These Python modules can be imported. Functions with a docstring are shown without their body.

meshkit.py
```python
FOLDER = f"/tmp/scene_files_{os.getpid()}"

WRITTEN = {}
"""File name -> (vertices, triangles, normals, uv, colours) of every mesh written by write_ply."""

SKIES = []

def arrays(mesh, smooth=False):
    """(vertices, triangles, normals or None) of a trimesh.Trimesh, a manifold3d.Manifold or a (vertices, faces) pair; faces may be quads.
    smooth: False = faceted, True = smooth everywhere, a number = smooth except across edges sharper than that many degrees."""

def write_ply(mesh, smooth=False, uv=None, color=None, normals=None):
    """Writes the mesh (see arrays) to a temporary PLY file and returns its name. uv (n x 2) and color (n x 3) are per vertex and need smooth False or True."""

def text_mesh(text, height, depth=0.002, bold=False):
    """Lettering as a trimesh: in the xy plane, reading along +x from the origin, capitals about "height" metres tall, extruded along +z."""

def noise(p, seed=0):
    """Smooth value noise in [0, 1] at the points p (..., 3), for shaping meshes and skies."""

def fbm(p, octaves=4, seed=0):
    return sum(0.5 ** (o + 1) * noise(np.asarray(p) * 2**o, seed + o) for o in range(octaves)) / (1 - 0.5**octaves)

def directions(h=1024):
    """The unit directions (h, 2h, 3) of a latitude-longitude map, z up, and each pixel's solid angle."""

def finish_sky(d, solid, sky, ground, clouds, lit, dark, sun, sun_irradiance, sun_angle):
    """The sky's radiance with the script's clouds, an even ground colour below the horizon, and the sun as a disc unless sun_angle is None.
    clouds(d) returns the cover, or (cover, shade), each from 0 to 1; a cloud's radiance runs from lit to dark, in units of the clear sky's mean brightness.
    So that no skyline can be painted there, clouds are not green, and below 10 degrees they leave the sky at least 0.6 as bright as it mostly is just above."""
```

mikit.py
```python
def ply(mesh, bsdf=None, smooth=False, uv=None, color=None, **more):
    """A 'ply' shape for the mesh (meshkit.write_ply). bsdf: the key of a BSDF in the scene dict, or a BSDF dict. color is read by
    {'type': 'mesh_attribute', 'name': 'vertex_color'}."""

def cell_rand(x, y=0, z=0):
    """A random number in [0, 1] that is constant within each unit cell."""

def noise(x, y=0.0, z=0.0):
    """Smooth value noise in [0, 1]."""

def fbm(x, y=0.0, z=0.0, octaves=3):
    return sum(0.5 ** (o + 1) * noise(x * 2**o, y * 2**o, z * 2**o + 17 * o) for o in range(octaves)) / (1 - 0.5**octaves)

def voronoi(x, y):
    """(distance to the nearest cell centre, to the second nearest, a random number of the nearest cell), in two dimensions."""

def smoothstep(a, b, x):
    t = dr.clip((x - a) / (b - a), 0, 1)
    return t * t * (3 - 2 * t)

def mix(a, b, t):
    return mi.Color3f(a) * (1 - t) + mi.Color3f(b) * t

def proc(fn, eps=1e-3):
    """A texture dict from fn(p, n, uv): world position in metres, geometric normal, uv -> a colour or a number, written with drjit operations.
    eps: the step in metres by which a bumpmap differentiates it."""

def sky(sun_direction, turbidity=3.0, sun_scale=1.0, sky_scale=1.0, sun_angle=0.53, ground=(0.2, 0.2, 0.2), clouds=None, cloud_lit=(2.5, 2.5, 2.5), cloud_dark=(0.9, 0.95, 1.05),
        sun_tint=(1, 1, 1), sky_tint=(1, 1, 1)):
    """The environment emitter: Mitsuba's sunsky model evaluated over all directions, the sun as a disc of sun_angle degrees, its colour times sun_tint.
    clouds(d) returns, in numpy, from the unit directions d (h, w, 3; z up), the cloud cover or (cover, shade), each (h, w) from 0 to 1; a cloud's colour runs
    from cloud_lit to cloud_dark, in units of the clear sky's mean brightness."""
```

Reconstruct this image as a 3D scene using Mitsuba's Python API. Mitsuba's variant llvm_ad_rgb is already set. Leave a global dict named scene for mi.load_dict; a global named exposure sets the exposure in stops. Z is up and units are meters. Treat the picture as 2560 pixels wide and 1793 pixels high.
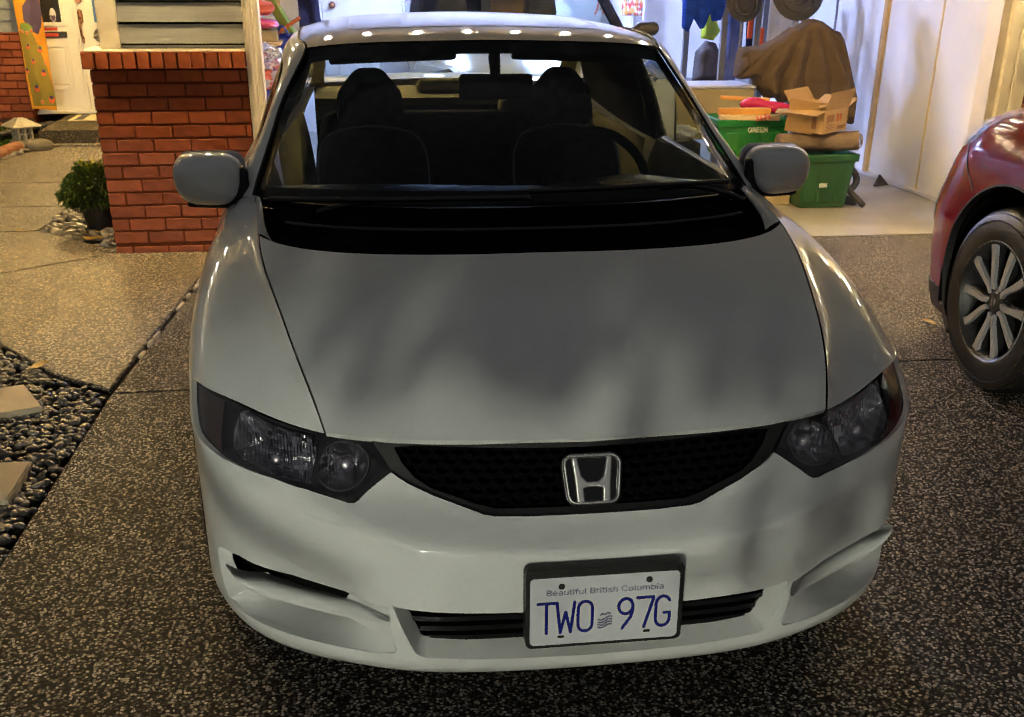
import math, random
import numpy as np
import trimesh
import mitsuba as mi
import drjit as dr
import mikit, meshkit
import manifold3d as m3
import shapely
import shapely.geometry as sg
import shapely.affinity as sa
from scipy.interpolate import CubicSpline, RBFInterpolator
from scipy.spatial import Delaunay
random.seed(7)
RNG = np.random.default_rng(11)
T = mi.ScalarTransform4f

# ------------------------------------------------------------------ camera, sky, exposure
exposure = 3.15
CAM = np.array([-0.45475, -1.91418, 1.54376])
YAW, PITCH, ROLL = math.radians(8.13323), math.radians(25.37413), math.radians(0.33604)
FWD = np.array([math.sin(YAW) * math.cos(PITCH), math.cos(YAW) * math.cos(PITCH), -math.sin(PITCH)])
_r = np.array([math.cos(YAW), -math.sin(YAW), 0.0])
_u = np.cross(_r, FWD)
UP = -math.sin(ROLL) * _r + math.cos(ROLL) * _u
scene, labels = {'type': 'scene'}, {}
scene['camera'] = {'type': 'perspective', 'fov': math.degrees(2 * math.atan(512 / 1104.33)), 'fov_axis': 'x',
                   'principal_point_offset_y': -138.43 / 717, 'near_clip': 0.05, 'far_clip': 400.0,
                   'to_world': T().look_at(origin=CAM.tolist(), target=(CAM + FWD).tolist(), up=UP.tolist())}
# a clouded night sky over a lit town: a faint even glow, no sun disc to speak of
def overcast(d):
    """An even deck of cloud, lighter and darker by chance all over."""
    q = np.stack([d[..., 0], d[..., 1], 0 * d[..., 0]], -1) / (d[..., 2:] + .35)
    return np.ones(d.shape[:2]), np.clip((meshkit.fbm(q * 2.1 + 4, 4, 2) - .5) * 2.6 + .5, 0, 1)
scene['sky'] = mikit.sky((0.2, -0.6, 0.5), turbidity=3, sun_scale=0.0, sky_scale=0.112, sun_angle=20, clouds=overcast,
                         cloud_lit=(1.42, 1.42, 1.42), cloud_dark=(.60, .62, .66))

# what the lamps give: warm bulbs along the eave, cool garage tubes, an unseen porch lamp, an unseen lamp behind the camera
BULB_DX, BULB_X0, BULB_Y, BULB_Z, BULB_R, BULB_RAD = .295, -.005, 4.60, 2.10, .020, (160, 108, 44)
GAR_LAMPS, GAR_RAD = [(.35, 8.9, .07, .07), (1.45, 8.9, .17, .07)], (54, 68, 122)
PORCH, PORCH_RAD = (-2.9, 9.6, 2.35), (75, 50, 19)
UNSEEN_LAMP, UNSEEN_LAMP_R, UNSEEN_LAMP_RAD = (-4.5, -12.5, 1.7), .050, (3050, 3110, 2520)

# ------------------------------------------------------------------ helpers
def add(key, mesh, bsdf, smooth=30, **kw):
    k, i = key, 0
    while k in scene:
        i += 1
        k = '%s_%03d' % (key, i)
    scene[k] = mikit.ply(mesh, bsdf, smooth=smooth, **kw)
    return k

def thing(key, label, cat, group=None, kind=None):
    k, i = key, 0
    while k in labels:
        i += 1
        k = '%s_%03d' % (key, i)
    labels[k] = {'label': label, 'category': cat}
    if group: labels[k]['group'] = group
    if kind: labels[k]['kind'] = kind
    return k

def structure(key, mesh, bsdf, label, smooth=False, kind='structure', cat=None):
    k = add(key, mesh, bsdf, smooth)
    labels[k] = {'label': label, 'kind': kind}
    if cat: labels[k]['category'] = cat
    return k

def box(x0, x1, y0, y1, z0, z1):
    m = trimesh.creation.box((x1 - x0, y1 - y0, z1 - z0))
    m.apply_translation(((x0 + x1) / 2, (y0 + y1) / 2, (z0 + z1) / 2))
    return m

def rbox(x0, x1, y0, y1, z0, z1, r=0.01, seg=8):
    """A box with rounded edges."""
    r = min(r, (x1 - x0) * .49, (y1 - y0) * .49, (z1 - z0) * .49)
    s = m3.Manifold.sphere(r, seg)
    parts = [s.translate((x, y, z)) for x in (x0 + r, x1 - r) for y in (y0 + r, y1 - r) for z in (z0 + r, z1 - r)]
    return tm(m3.Manifold.batch_hull(parts))

def tm(man):
    m = man.to_mesh()
    return trimesh.Trimesh(m.vert_properties[:, :3], m.tri_verts, process=False)

def mman(mesh):
    return m3.Manifold(m3.Mesh(np.asarray(mesh.vertices, np.float32), np.asarray(mesh.faces, np.uint32)))

def hull(points_r, seg=10):
    return tm(m3.Manifold.batch_hull([m3.Manifold.sphere(r, seg).translate(tuple(map(float, p))) for p, r in points_r]))

def cat(ms):
    return trimesh.util.concatenate([m if isinstance(m, trimesh.Trimesh) else tm(m) for m in ms])

def spline(pts, n, k=True):
    """A smooth curve through the points, resampled to n points."""
    p = np.asarray(pts, float)
    t = np.r_[0, np.cumsum(np.linalg.norm(np.diff(p, axis=0), axis=1))]
    s = np.linspace(0, t[-1], n)
    if len(p) < 3 or not k:
        return np.stack([np.interp(s, t, p[:, i]) for i in range(p.shape[1])], 1)
    return CubicSpline(t, p, axis=0)(s)

def tube(pts, r, sides=8, cap=True):
    p = np.asarray(pts, float)
    r = np.broadcast_to(r, (len(p),))
    t = np.gradient(p, axis=0)
    t /= np.linalg.norm(t, axis=1, keepdims=True) + 1e-12
    ref = np.array([0, 0, 1.0]) if abs(t[0][2]) < .9 else np.array([1.0, 0, 0])
    a = np.cross(t[0], ref); a /= np.linalg.norm(a)
    A = []
    for ti in t:
        a = a - ti * (a @ ti); a /= np.linalg.norm(a) + 1e-12
        A.append(a)
    A = np.array(A); B = np.cross(t, A)
    ang = np.arange(sides) * 2 * np.pi / sides
    v = p[:, None] + r[:, None, None] * (np.cos(ang)[None, :, None] * A[:, None] + np.sin(ang)[None, :, None] * B[:, None])
    n = len(p)
    i, j = np.meshgrid(np.arange(n - 1), np.arange(sides), indexing='ij')
    q = np.stack([i * sides + j, i * sides + (j + 1) % sides, (i + 1) * sides + (j + 1) % sides, (i + 1) * sides + j], -1).reshape(-1, 4)
    f = np.vstack([q[:, [0, 1, 2]], q[:, [0, 2, 3]]])
    v = v.reshape(-1, 3)
    if cap:
        v = np.vstack([v, p[0], p[-1]])
        k = np.arange(sides)
        f = np.vstack([f, np.stack([(k + 1) % sides, k, 0 * k + n * sides], 1),
                       np.stack([(n - 1) * sides + k, (n - 1) * sides + (k + 1) % sides, 0 * k + n * sides + 1], 1)])
    return trimesh.Trimesh(v, f, process=False)

def grid(P, flip=False, closed_v=False):
    """A mesh from a grid of points (nu, nv, 3)."""
    nu, nv = P.shape[:2]
    i, j = np.meshgrid(np.arange(nu - 1), np.arange(nv if closed_v else nv - 1), indexing='ij')
    jn = (j + 1) % nv
    q = np.stack([i * nv + j, (i + 1) * nv + j, (i + 1) * nv + jn, i * nv + jn], -1).reshape(-1, 4)
    f = np.vstack([q[:, [0, 1, 2]], q[:, [0, 2, 3]]])
    if flip: f = f[:, ::-1]
    return trimesh.Trimesh(P.reshape(-1, 3), f, process=False)

def loft(rails, nu=40, nv=24, flip=False, smooth=True):
    """A smooth patch across curves that run side by side."""
    R = np.array([spline(r, nu) for r in rails])
    d = np.r_[0, np.cumsum(np.linalg.norm(np.diff(R, axis=0), axis=2).mean(1))]
    s = np.linspace(0, d[-1], nv)
    P = CubicSpline(d, R, axis=0)(s) if smooth and len(rails) > 2 else np.stack([[np.interp(s, d, R[:, i, k]) for k in range(3)] for i in range(nu)]).transpose(2, 0, 1)
    return grid(P.transpose(1, 0, 2), flip)

def mirror(m):
    o = trimesh.Trimesh(np.asarray(m.vertices) * [-1, 1, 1], np.asarray(m.faces)[:, ::-1], process=False)
    return o

def moved(m, loc=(0, 0, 0), rz=0, s=1, rx=0, ry=0):
    m = m.copy()
    if np.ndim(s) or s != 1: m.vertices = np.asarray(m.vertices) * s
    for a, ax in ((rx, (1, 0, 0)), (ry, (0, 1, 0)), (rz, (0, 0, 1))):
        if a: m.apply_transform(trimesh.transformations.rotation_matrix(a, ax))
    m.apply_translation(loc)
    return m

def lathe(profile, n=40, axis='z'):
    """Revolves (r, h) points."""
    p = np.asarray(profile, float)
    ang = np.linspace(0, 2 * np.pi, n, endpoint=False)
    P = np.stack([p[:, None, 0] * np.cos(ang), p[:, None, 0] * np.sin(ang), np.broadcast_to(p[:, None, 1], (len(p), n))], -1)
    m = grid(P, closed_v=True, flip=True)
    if axis == 'x': m.vertices = np.asarray(m.vertices)[:, [2, 0, 1]]
    if axis == 'y': m.vertices = np.asarray(m.vertices)[:, [1, 2, 0]]
    return m

def resample_ring(ring, step):
    p = np.asarray(ring, float)
    if np.linalg.norm(p[0] - p[-1]) > 1e-9: p = np.vstack([p, p[0]])
    out = []
    for a, b in zip(p[:-1], p[1:]):
        n = max(1, int(np.ceil(np.linalg.norm(b - a) / step)))
        out += [a + (b - a) * k / n for k in range(n)]
    return np.array(out)

def trimmed(poly, surf, step, skirt=0.0, out=(0, -1, 0), off=None):
    """The part of a parametric surface that lies inside a polygon of its parameters, with an edge turned inwards by skirt metres."""
    polys = list(getattr(poly, 'geoms', [poly]))
    V, F = [], []
    n0 = 0
    for pg in polys:
        rings = [resample_ring(r.coords, step * .8) for r in [pg.exterior, *pg.interiors]]
        x0, y0, x1, y1 = pg.bounds
        gx, gy = np.meshgrid(np.arange(x0, x1, step), np.arange(y0, y1, step * .87))
        gx = gx + (np.arange(len(gx)) % 2)[:, None] * step / 2
        inner = pg.buffer(-step * .55)
        gp = np.stack([gx.ravel(), gy.ravel()], 1)
        gp = gp[shapely.contains_xy(inner, gp[:, 0], gp[:, 1])]
        pts = np.vstack(rings + [gp])
        tri = Delaunay(pts).simplices
        c = pts[tri].mean(1)
        tri = tri[shapely.contains_xy(pg, c[:, 0], c[:, 1])]
        P = surf(pts[:, 0], pts[:, 1])
        e = np.cross(P[tri[:, 1]] - P[tri[:, 0]], P[tri[:, 2]] - P[tri[:, 0]])
        ar = np.linalg.norm(e, axis=1)
        tri, e = tri[ar > 1e-9], e[ar > 1e-9]
        a2 = np.cross(np.r_['1', pts[tri[:, 1]] - pts[tri[:, 0]]], np.r_['1', pts[tri[:, 2]] - pts[tri[:, 0]]])
        flip = a2 < 0
        tri[flip] = tri[flip][:, ::-1]
        e[flip] *= -1
        if (e @ np.asarray(out, float)).sum() < 0: tri = tri[:, ::-1]
        V.append(P); F.append(tri + n0); n0 += len(P)
        if skirt:
            N = np.zeros_like(P)
            fn = np.cross(P[tri[:, 1]] - P[tri[:, 0]], P[tri[:, 2]] - P[tri[:, 0]])
            for k in range(3): np.add.at(N, tri[:, k], fn)
            N /= np.linalg.norm(N, axis=1, keepdims=True) + 1e-15
            at = 0
            for r in rings:
                idx = np.arange(at, at + len(r)); at += len(r)
                nx = np.roll(idx, -1)
                A, B = P[idx], P[idx] - N[idx] * skirt
                m = len(r)
                k = np.arange(m)
                q = np.stack([k, (k + 1) % m, m + (k + 1) % m, m + k], 1)
                V.append(np.vstack([A, B])); F.append(np.vstack([q[:, [0, 1, 2]], q[:, [0, 2, 3]]]) + n0); n0 += 2 * m
    return trimesh.Trimesh(np.vstack(V), np.vstack(F), process=False)

def extrude(poly, depth):
    return trimesh.util.concatenate([trimesh.creation.extrude_polygon(g, depth, engine='earcut') for g in getattr(poly, 'geoms', [poly])])

def frame_xyz(m, o, ex, ey, ez):
    """Carries a mesh from its own axes to the axes ex, ey, ez at o."""
    m = m.copy()
    v = np.asarray(m.vertices)
    m.vertices = np.asarray(o, float) + v[:, :1] * np.asarray(ex, float) + v[:, 1:2] * np.asarray(ey, float) + v[:, 2:3] * np.asarray(ez, float)
    return m

def stroke(lines, w, cap='round'):
    return shapely.union_all([sg.LineString(l).buffer(w / 2, cap_style=cap, join_style='round' if cap == 'round' else 'mitre', quad_segs=4) for l in lines])

def arc(cx, cy, rx, ry, a0, a1, n=14):
    t = np.radians(np.linspace(a0, a1, n))
    return list(zip(cx + rx * np.cos(t), cy + ry * np.sin(t)))

def rgb(*c): return {'type': 'rgb', 'value': list(c)}
def two(b): return {'type': 'twosided', 'bsdf': b}
def plastic(c, a=0.1, **k): return two({'type': 'roughplastic', 'diffuse_reflectance': c if isinstance(c, dict) else rgb(*c), 'alpha': a, 'nonlinear': False, **k})
def matte(c): return two({'type': 'diffuse', 'reflectance': c if isinstance(c, dict) else rgb(*c)})
def bumped(b, fn, scale=1.0, eps=1e-3):
    return two({'type': 'bumpmap', 'arbitrary': mikit.proc(fn, eps), 'scale': scale, 'bsdf': b['bsdf'] if b.get('type') == 'twosided' else b})
# ------------------------------------------------------------------ materials
noise, fbm, voronoi, cell_rand, smoothstep, mix = mikit.noise, mikit.fbm, mikit.voronoi, mikit.cell_rand, mikit.smoothstep, mikit.mix
def mat(name, b): scene[name] = b; return name
def vari(c0, c1, f=8.0, o=3, gain=1.6):
    def fn(p, n, uv):
        t = dr.clip((fbm(p.x * f, p.y * f, p.z * f, o) - .5) * gain + .5, 0, 1)
        return mix(c0, c1, t)
    return mikit.proc(fn)
# white paint with faint road grime and dried drops
def _paint(p, n, uv):
    g = fbm(p.x * 9, p.y * 9, p.z * 9, 4)
    d1, d2, r = voronoi(p.x * 55 + p.y * 13, p.z * 55 + p.y * 31)
    spot = smoothstep(.22, .10, d1) * smoothstep(.72, .8, r)
    c = mix((.66, .67, .65), (.73, .74, .72), g)
    return mix(c, (.45, .43, .38), spot * .16)
def drops(p, n, uv):
    """Rain beads on the paint."""
    d1, d2, r = voronoi(p.x * 70 + p.z * 9, p.y * 70 + p.z * 55)
    big = smoothstep(.80, .82, r) * smoothstep(.34, .0, d1)
    return big * .0011
mat('m_paint', bumped(plastic(mikit.proc(_paint), .014, int_ior=1.5), drops, 1.0, 5e-4))
mat('m_paint_in', matte((.12, .12, .115)))
mat('m_black', plastic((.006, .006, .0065), .35, int_ior=1.4))
mat('m_cowl', matte((.0045, .0045, .005)))
mat('m_grille', matte((.0035, .0035, .004)))
mat('m_badge', two({'type': 'roughconductor', 'material': 'Ag', 'alpha': .16}))
mat('m_black_gloss', plastic((.008, .008, .009), .06))
mat('m_black_matte', matte((.010, .010, .011)))
mat('m_dark_trim', plastic((.009, .009, .010), .35))
mat('m_chrome', two({'type': 'roughconductor', 'material': 'Cr', 'alpha': .22}))
def _facet(p, n, uv):
    """Small flat facets, each tilted its own way, over fine upright flutes."""
    u, v = p.x * 95, p.z * 120
    a, b = cell_rand(u, v, 1) - .5, cell_rand(u, v, 2) - .5
    return ((u - dr.floor(u) - .5) * a + (v - dr.floor(v) - .5) * b) * .012 + .0006 * dr.sin(p.x * 900)
mat('m_reflector', bumped(two({'type': 'roughconductor', 'material': 'Al', 'alpha': .07, 'specular_reflectance': rgb(.62, .62, .66)}), _facet, 1.0, 3e-4))
mat('m_lens', {'type': 'thindielectric', 'int_ior': 1.4})
mat('m_glass', {'type': 'thindielectric', 'int_ior': 1.14, 'specular_transmittance': rgb(.70, .78, .78)})
mat('m_amber', plastic((.030, .016, .012), .12))
mat('m_plate', plastic((.62, .63, .66), .12))
mat('m_plate_blue', plastic((.012, .018, .17), .15))
mat('m_plate_grey', plastic((.10, .11, .20), .2))
mat('m_rubber', plastic(vari((.012, .012, .012), (.03, .029, .028), 60), .32))
mat('m_alloy', plastic((.40, .40, .42), .14))
mat('m_alloy_dark', plastic((.025, .025, .027), .2))
mat('m_seat', matte(vari((.022, .022, .028), (.036, .036, .046), 30)))
mat('m_seat_piping', matte((.22, .22, .25)))
mat('m_dash', plastic(vari((.012, .014, .020), (.018, .020, .027), 120), .22))
mat('m_beige', matte(vari((.13, .115, .075), (.17, .15, .10), 14)))
mat('m_headliner', matte((.016, .015, .014)))
mat('m_under', matte((.006, .006, .006)))
# ---- materials of the place
def _agg(dark, light, spread, f=82.0):
    """Exposed aggregate: small stones of mixed colour in a darker matrix."""
    def fn(p, n, uv):
        X, Y = p.x * f, (p.y + p.z * 1.7) * f
        X = X + .8 * noise(p.x * 31, p.y * 31, 3); Y = Y + .8 * noise(p.x * 31, p.y * 31, 9)
        d1, d2, r = voronoi(X, Y)
        e = smoothstep(.60, .40, d1) * smoothstep(.0, .16, d2 - d1)
        k = cell_rand(r * 977, 3, 1)
        stone = mix(dark, light, dr.power(r, spread))
        stone = stone * mix((1.0, .88, .76), (.92, .96, 1.04), k)
        big = fbm(p.x * 1.1, p.y * 1.1, 0, 4)
        wet = fbm(p.x * 3.3 + 7, p.y * 3.3, 2, 3)
        return mix(mi.Color3f(dark) * .6, stone, e) * (.62 + .5 * big + .26 * wet)
    return mikit.proc(fn)
def _agg_gloss(f):
    """Only the wet faces of the harder stones shine; the matrix between them is dull."""
    def fn(p, n, uv):
        X, Y = p.x * f, (p.y + p.z * 1.7) * f
        X = X + .8 * noise(p.x * 31, p.y * 31, 3); Y = Y + .8 * noise(p.x * 31, p.y * 31, 9)
        d1, d2, r = voronoi(X, Y)
        return mi.Color3f(smoothstep(.60, .36, d1) * smoothstep(.30, .85, r) * .8 + .2)
    return mikit.proc(fn)
def _agg_h(f):
    def fn(p, n, uv):
        d1, d2, r = voronoi(p.x * f + .8 * noise(p.x * 31, p.y * 31, 3), (p.y + p.z * 1.7) * f + .8 * noise(p.x * 31, p.y * 31, 9))
        dome = dr.sqrt(dr.maximum(0, 1 - dr.square(d1 * 1.25)))
        return dome * (.0026 + .0022 * r)
    return fn
mat('m_driveway', bumped(plastic(_agg((.026, .024, .0225), (.85, .79, .71), 3.0, 116.0), .26, int_ior=1.55, specular_reflectance=_agg_gloss(116.0)), _agg_h(116.0), 1.0, 6e-4))  # aggregate tones; the palest stones also stand in for wet glints
mat('m_path', bumped(plastic(_agg((.10, .09, .072), (.80, .73, .60), 1.8, 74.0), .35, int_ior=1.35), _agg_h(74.0), .8, 6e-4))
mat('m_joint', matte((.012, .011, .010)))
mat('m_step', bumped(matte(_agg((.05, .045, .035), (.30, .26, .20), 2.0, 70.0)), _agg_h(70.0), 1.0, 6e-4))
mat('m_chip', matte((.62, .55, .42)))
mat('m_soil', matte((.018, .014, .010)))
PEB = []
for i, c in enumerate([(.030, .029, .028), (.055, .052, .047), (.10, .093, .08), (.18, .165, .14), (.30, .275, .23)]):
    PEB.append(mat('m_pebble_%d' % i, plastic(c, .16)))
mat('m_paver', bumped(matte(vari((.50, .43, .31), (.60, .52, .38), 14, 4)), lambda p, n, uv: fbm(p.x * 160, p.y * 160, p.z * 160, 3), .002, 1e-3))
BR = []
for i, (c0, c1) in enumerate([((.205, .050, .019), (.26, .065, .025)), ((.165, .039, .015), (.22, .053, .020)), ((.235, .060, .024), (.29, .078, .032))]):
    def pit(p, n, uv, i=i):
        d1, d2, r = voronoi(p.x * 15 + 3 * i, p.z * 22)
        return smoothstep(.22, .08, d1) * smoothstep(.35, .5, r) * -.010 + fbm(p.x * 90, p.y * 90, p.z * 90, 3) * .0022
    BR.append(mat('m_brick_%d' % i, bumped(plastic(vari(c0, c1, 26, 4), .35, int_ior=1.35), pit, 1.0, 1e-3)))
mat('m_mortar', matte((.11, .030, .013)))
mat('m_white_wood', plastic(vari((.68, .63, .52), (.76, .71, .60), 9, 4), .3))
mat('m_bare_wood', matte(vari((.42, .30, .16), (.52, .38, .21), 20, 4)))
def _plank(p, n, uv):
    g = fbm(p.x * 7, p.y * 7, p.z * 120, 4)
    return mix((.20, .225, .25), (.27, .295, .32), g)
mat('m_siding', bumped(plastic(mikit.proc(_plank), .35), lambda p, n, uv: fbm(p.x * 9, p.y * 9, p.z * 170, 3), .0016, 1e-3))
def _wall(p, n, uv):
    return mix((.62, .63, .66), (.70, .71, .74), fbm(p.x * 3, p.y * 3, p.z * 3, 4))
mat('m_drywall', bumped(matte(mikit.proc(_wall)), lambda p, n, uv: fbm(p.x * 60, p.y * 60, p.z * 60, 3), .0015, 1e-3))
mat('m_ceiling', matte((.62, .62, .62)))
def _gfloor(p, n, uv):
    return mix((.30, .285, .255), (.40, .385, .35), fbm(p.x * 5, p.y * 5, 0, 4))
mat('m_garage_floor', plastic(mikit.proc(_gfloor), .16))
mat('m_door_white', plastic((.70, .67, .60), .22))
mat('m_door_grey', plastic((.72, .72, .74), .25))
mat('m_bronze', two({'type': 'roughconductor', 'material': 'Cu', 'alpha': .3, 'specular_reflectance': rgb(.35, .28, .2)}))
mat('m_dark_glass', plastic((.02, .022, .026), .03))
mat('m_blue_lit_glass', plastic((.05, .11, .24), .05))  # the blue light in the pane is put into its colour
mat('m_orange_cloth', matte((.62, .27, .035)))
mat('m_purple', matte((.085, .06, .11)))
mat('m_leaf_green', matte((.16, .22, .055)))
mat('m_olive', matte((.25, .19, .045)))
mat('m_feather_orange', matte((.60, .14, .05)))
mat('m_feather_blue', matte((.05, .05, .13)))
mat('m_cream', matte((.58, .48, .30)))
mat('m_lantern', plastic(vari((.44, .40, .30), (.56, .51, .40), 30), .5))
mat('m_terracotta', plastic(vari((.30, .11, .05), (.40, .17, .08), 20), .5))
mat('m_rock', bumped(matte(vari((.10, .095, .08), (.20, .18, .14), 14, 4)), lambda p, n, uv: fbm(p.x * 30, p.y * 30, p.z * 30, 3), .01, 1e-3))
mat('m_grass', matte(vari((.05, .11, .018), (.10, .17, .03), 20)))
mat('m_shrub', matte(vari((.06, .10, .022), (.12, .18, .045), 60)))
mat('m_yellow_leaf', matte((.38, .40, .04)))
mat('m_dead_leaf', plastic(vari((.38, .22, .05), (.50, .33, .08), 40), .4))
mat('m_pot', plastic((.012, .012, .013), .3))
mat('m_red_label', matte((.42, .06, .05)))
mat('m_grey_stripe', matte((.20, .19, .17)))
mat('m_cushion', matte((.30, .28, .24)))
mat('m_steel', plastic((.14, .14, .155), .3))
def _fleece(c0, c1):
    def fn(p, n, uv):
        g = fbm(p.x * 14, p.y * 14, p.z * 14, 4); h = fbm(p.x * 150, p.y * 150, p.z * 150, 2)
        return mix(c0, c1, dr.clip(g * .8 + h * .5 - .15, 0, 1))
    return mikit.proc(fn)
mat('m_blanket', matte(_fleece((.070, .050, .034), (.135, .10, .072))))
mat('m_rug', matte(_fleece((.15, .11, .075), (.24, .18, .13))))
mat('m_blue_coat', matte(vari((.012, .035, .20), (.02, .055, .30), 20)))
mat('m_denim', matte(vari((.07, .10, .26), (.16, .20, .42), 12)))
mat('m_dark_coat', matte(vari((.012, .012, .022), (.030, .028, .048), 12)))
mat('m_grey_bag', matte(vari((.05, .05, .055), (.11, .10, .10), 9)))
mat('m_lime', matte((.42, .52, .06)))
mat('m_orange_red', matte((.75, .13, .05)))
mat('m_plastic_white', plastic((.60, .60, .62), .2))
mat('m_bin_green', plastic((.010, .17, .035), .22))
mat('m_bin_dark_green', plastic((.016, .085, .032), .25))
mat('m_print_white', matte((.65, .70, .60)))
def _card(p, n, uv):
    return mix((.36, .23, .11), (.43, .29, .15), fbm(p.x * 9, p.y * 9, p.z * 60, 3))
mat('m_cardboard', matte(mikit.proc(_card)))
mat('m_card_print', matte((.24, .13, .075)))
mat('m_card_red', matte((.40, .12, .06)))
mat('m_khaki', matte((.33, .27, .16)))
mat('m_pink', plastic((.62, .02, .12), .35))
mat('m_orange_wood', matte((.60, .30, .09)))
mat('m_light_wood', matte((.58, .46, .28)))
mat('m_coral', matte((.62, .16, .12)))
mat('m_red_plastic', plastic((.45, .015, .03), .25))
mat('m_teal', plastic((.16, .22, .25), .3))
mat('m_hot_pink', plastic((.75, .12, .28), .3))
mat('m_foil', two({'type': 'roughconductor', 'material': 'Al', 'alpha': .2}))
mat('m_blue_tote', plastic((.012, .035, .34), .3))
mat('m_pad', plastic((.018, .017, .019), .45))
mat('m_pad_ring', plastic((.03, .028, .03), .5))
def _red(p, n, uv): return mix((.12, .002, .010), (.15, .003, .013), fbm(p.x * 60, p.y * 60, p.z * 60, 2))
mat('m_red_paint', bumped(plastic(mikit.proc(_red), .03, int_ior=1.55), drops, 1.0, 5e-4))
mat('m_silver_paint', plastic((.30, .30, .31), .05))
mat('m_grey_plastic', plastic((.018, .018, .020), .4))
mat('m_tyre', bumped(plastic(vari((.009, .009, .009), (.018, .017, .016), 40), .30), lambda p, n, uv: fbm(p.x * 90, p.y * 90, p.z * 90, 3), .0012, 1e-3))
def _pattern(p, n, uv):
    a, b = p.x * 42 + p.z * 21, p.x * 42 - p.z * 21
    k = cell_rand(a, b)
    c = dr.select(k < .3, mi.Color3f(.55, .10, .10), dr.select(k < .5, mi.Color3f(.62, .36, .12), dr.select(k < .65, mi.Color3f(.10, .14, .12), mi.Color3f(.62, .55, .45))))
    return c
mat('m_pattern', matte(mikit.proc(_pattern)))
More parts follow.
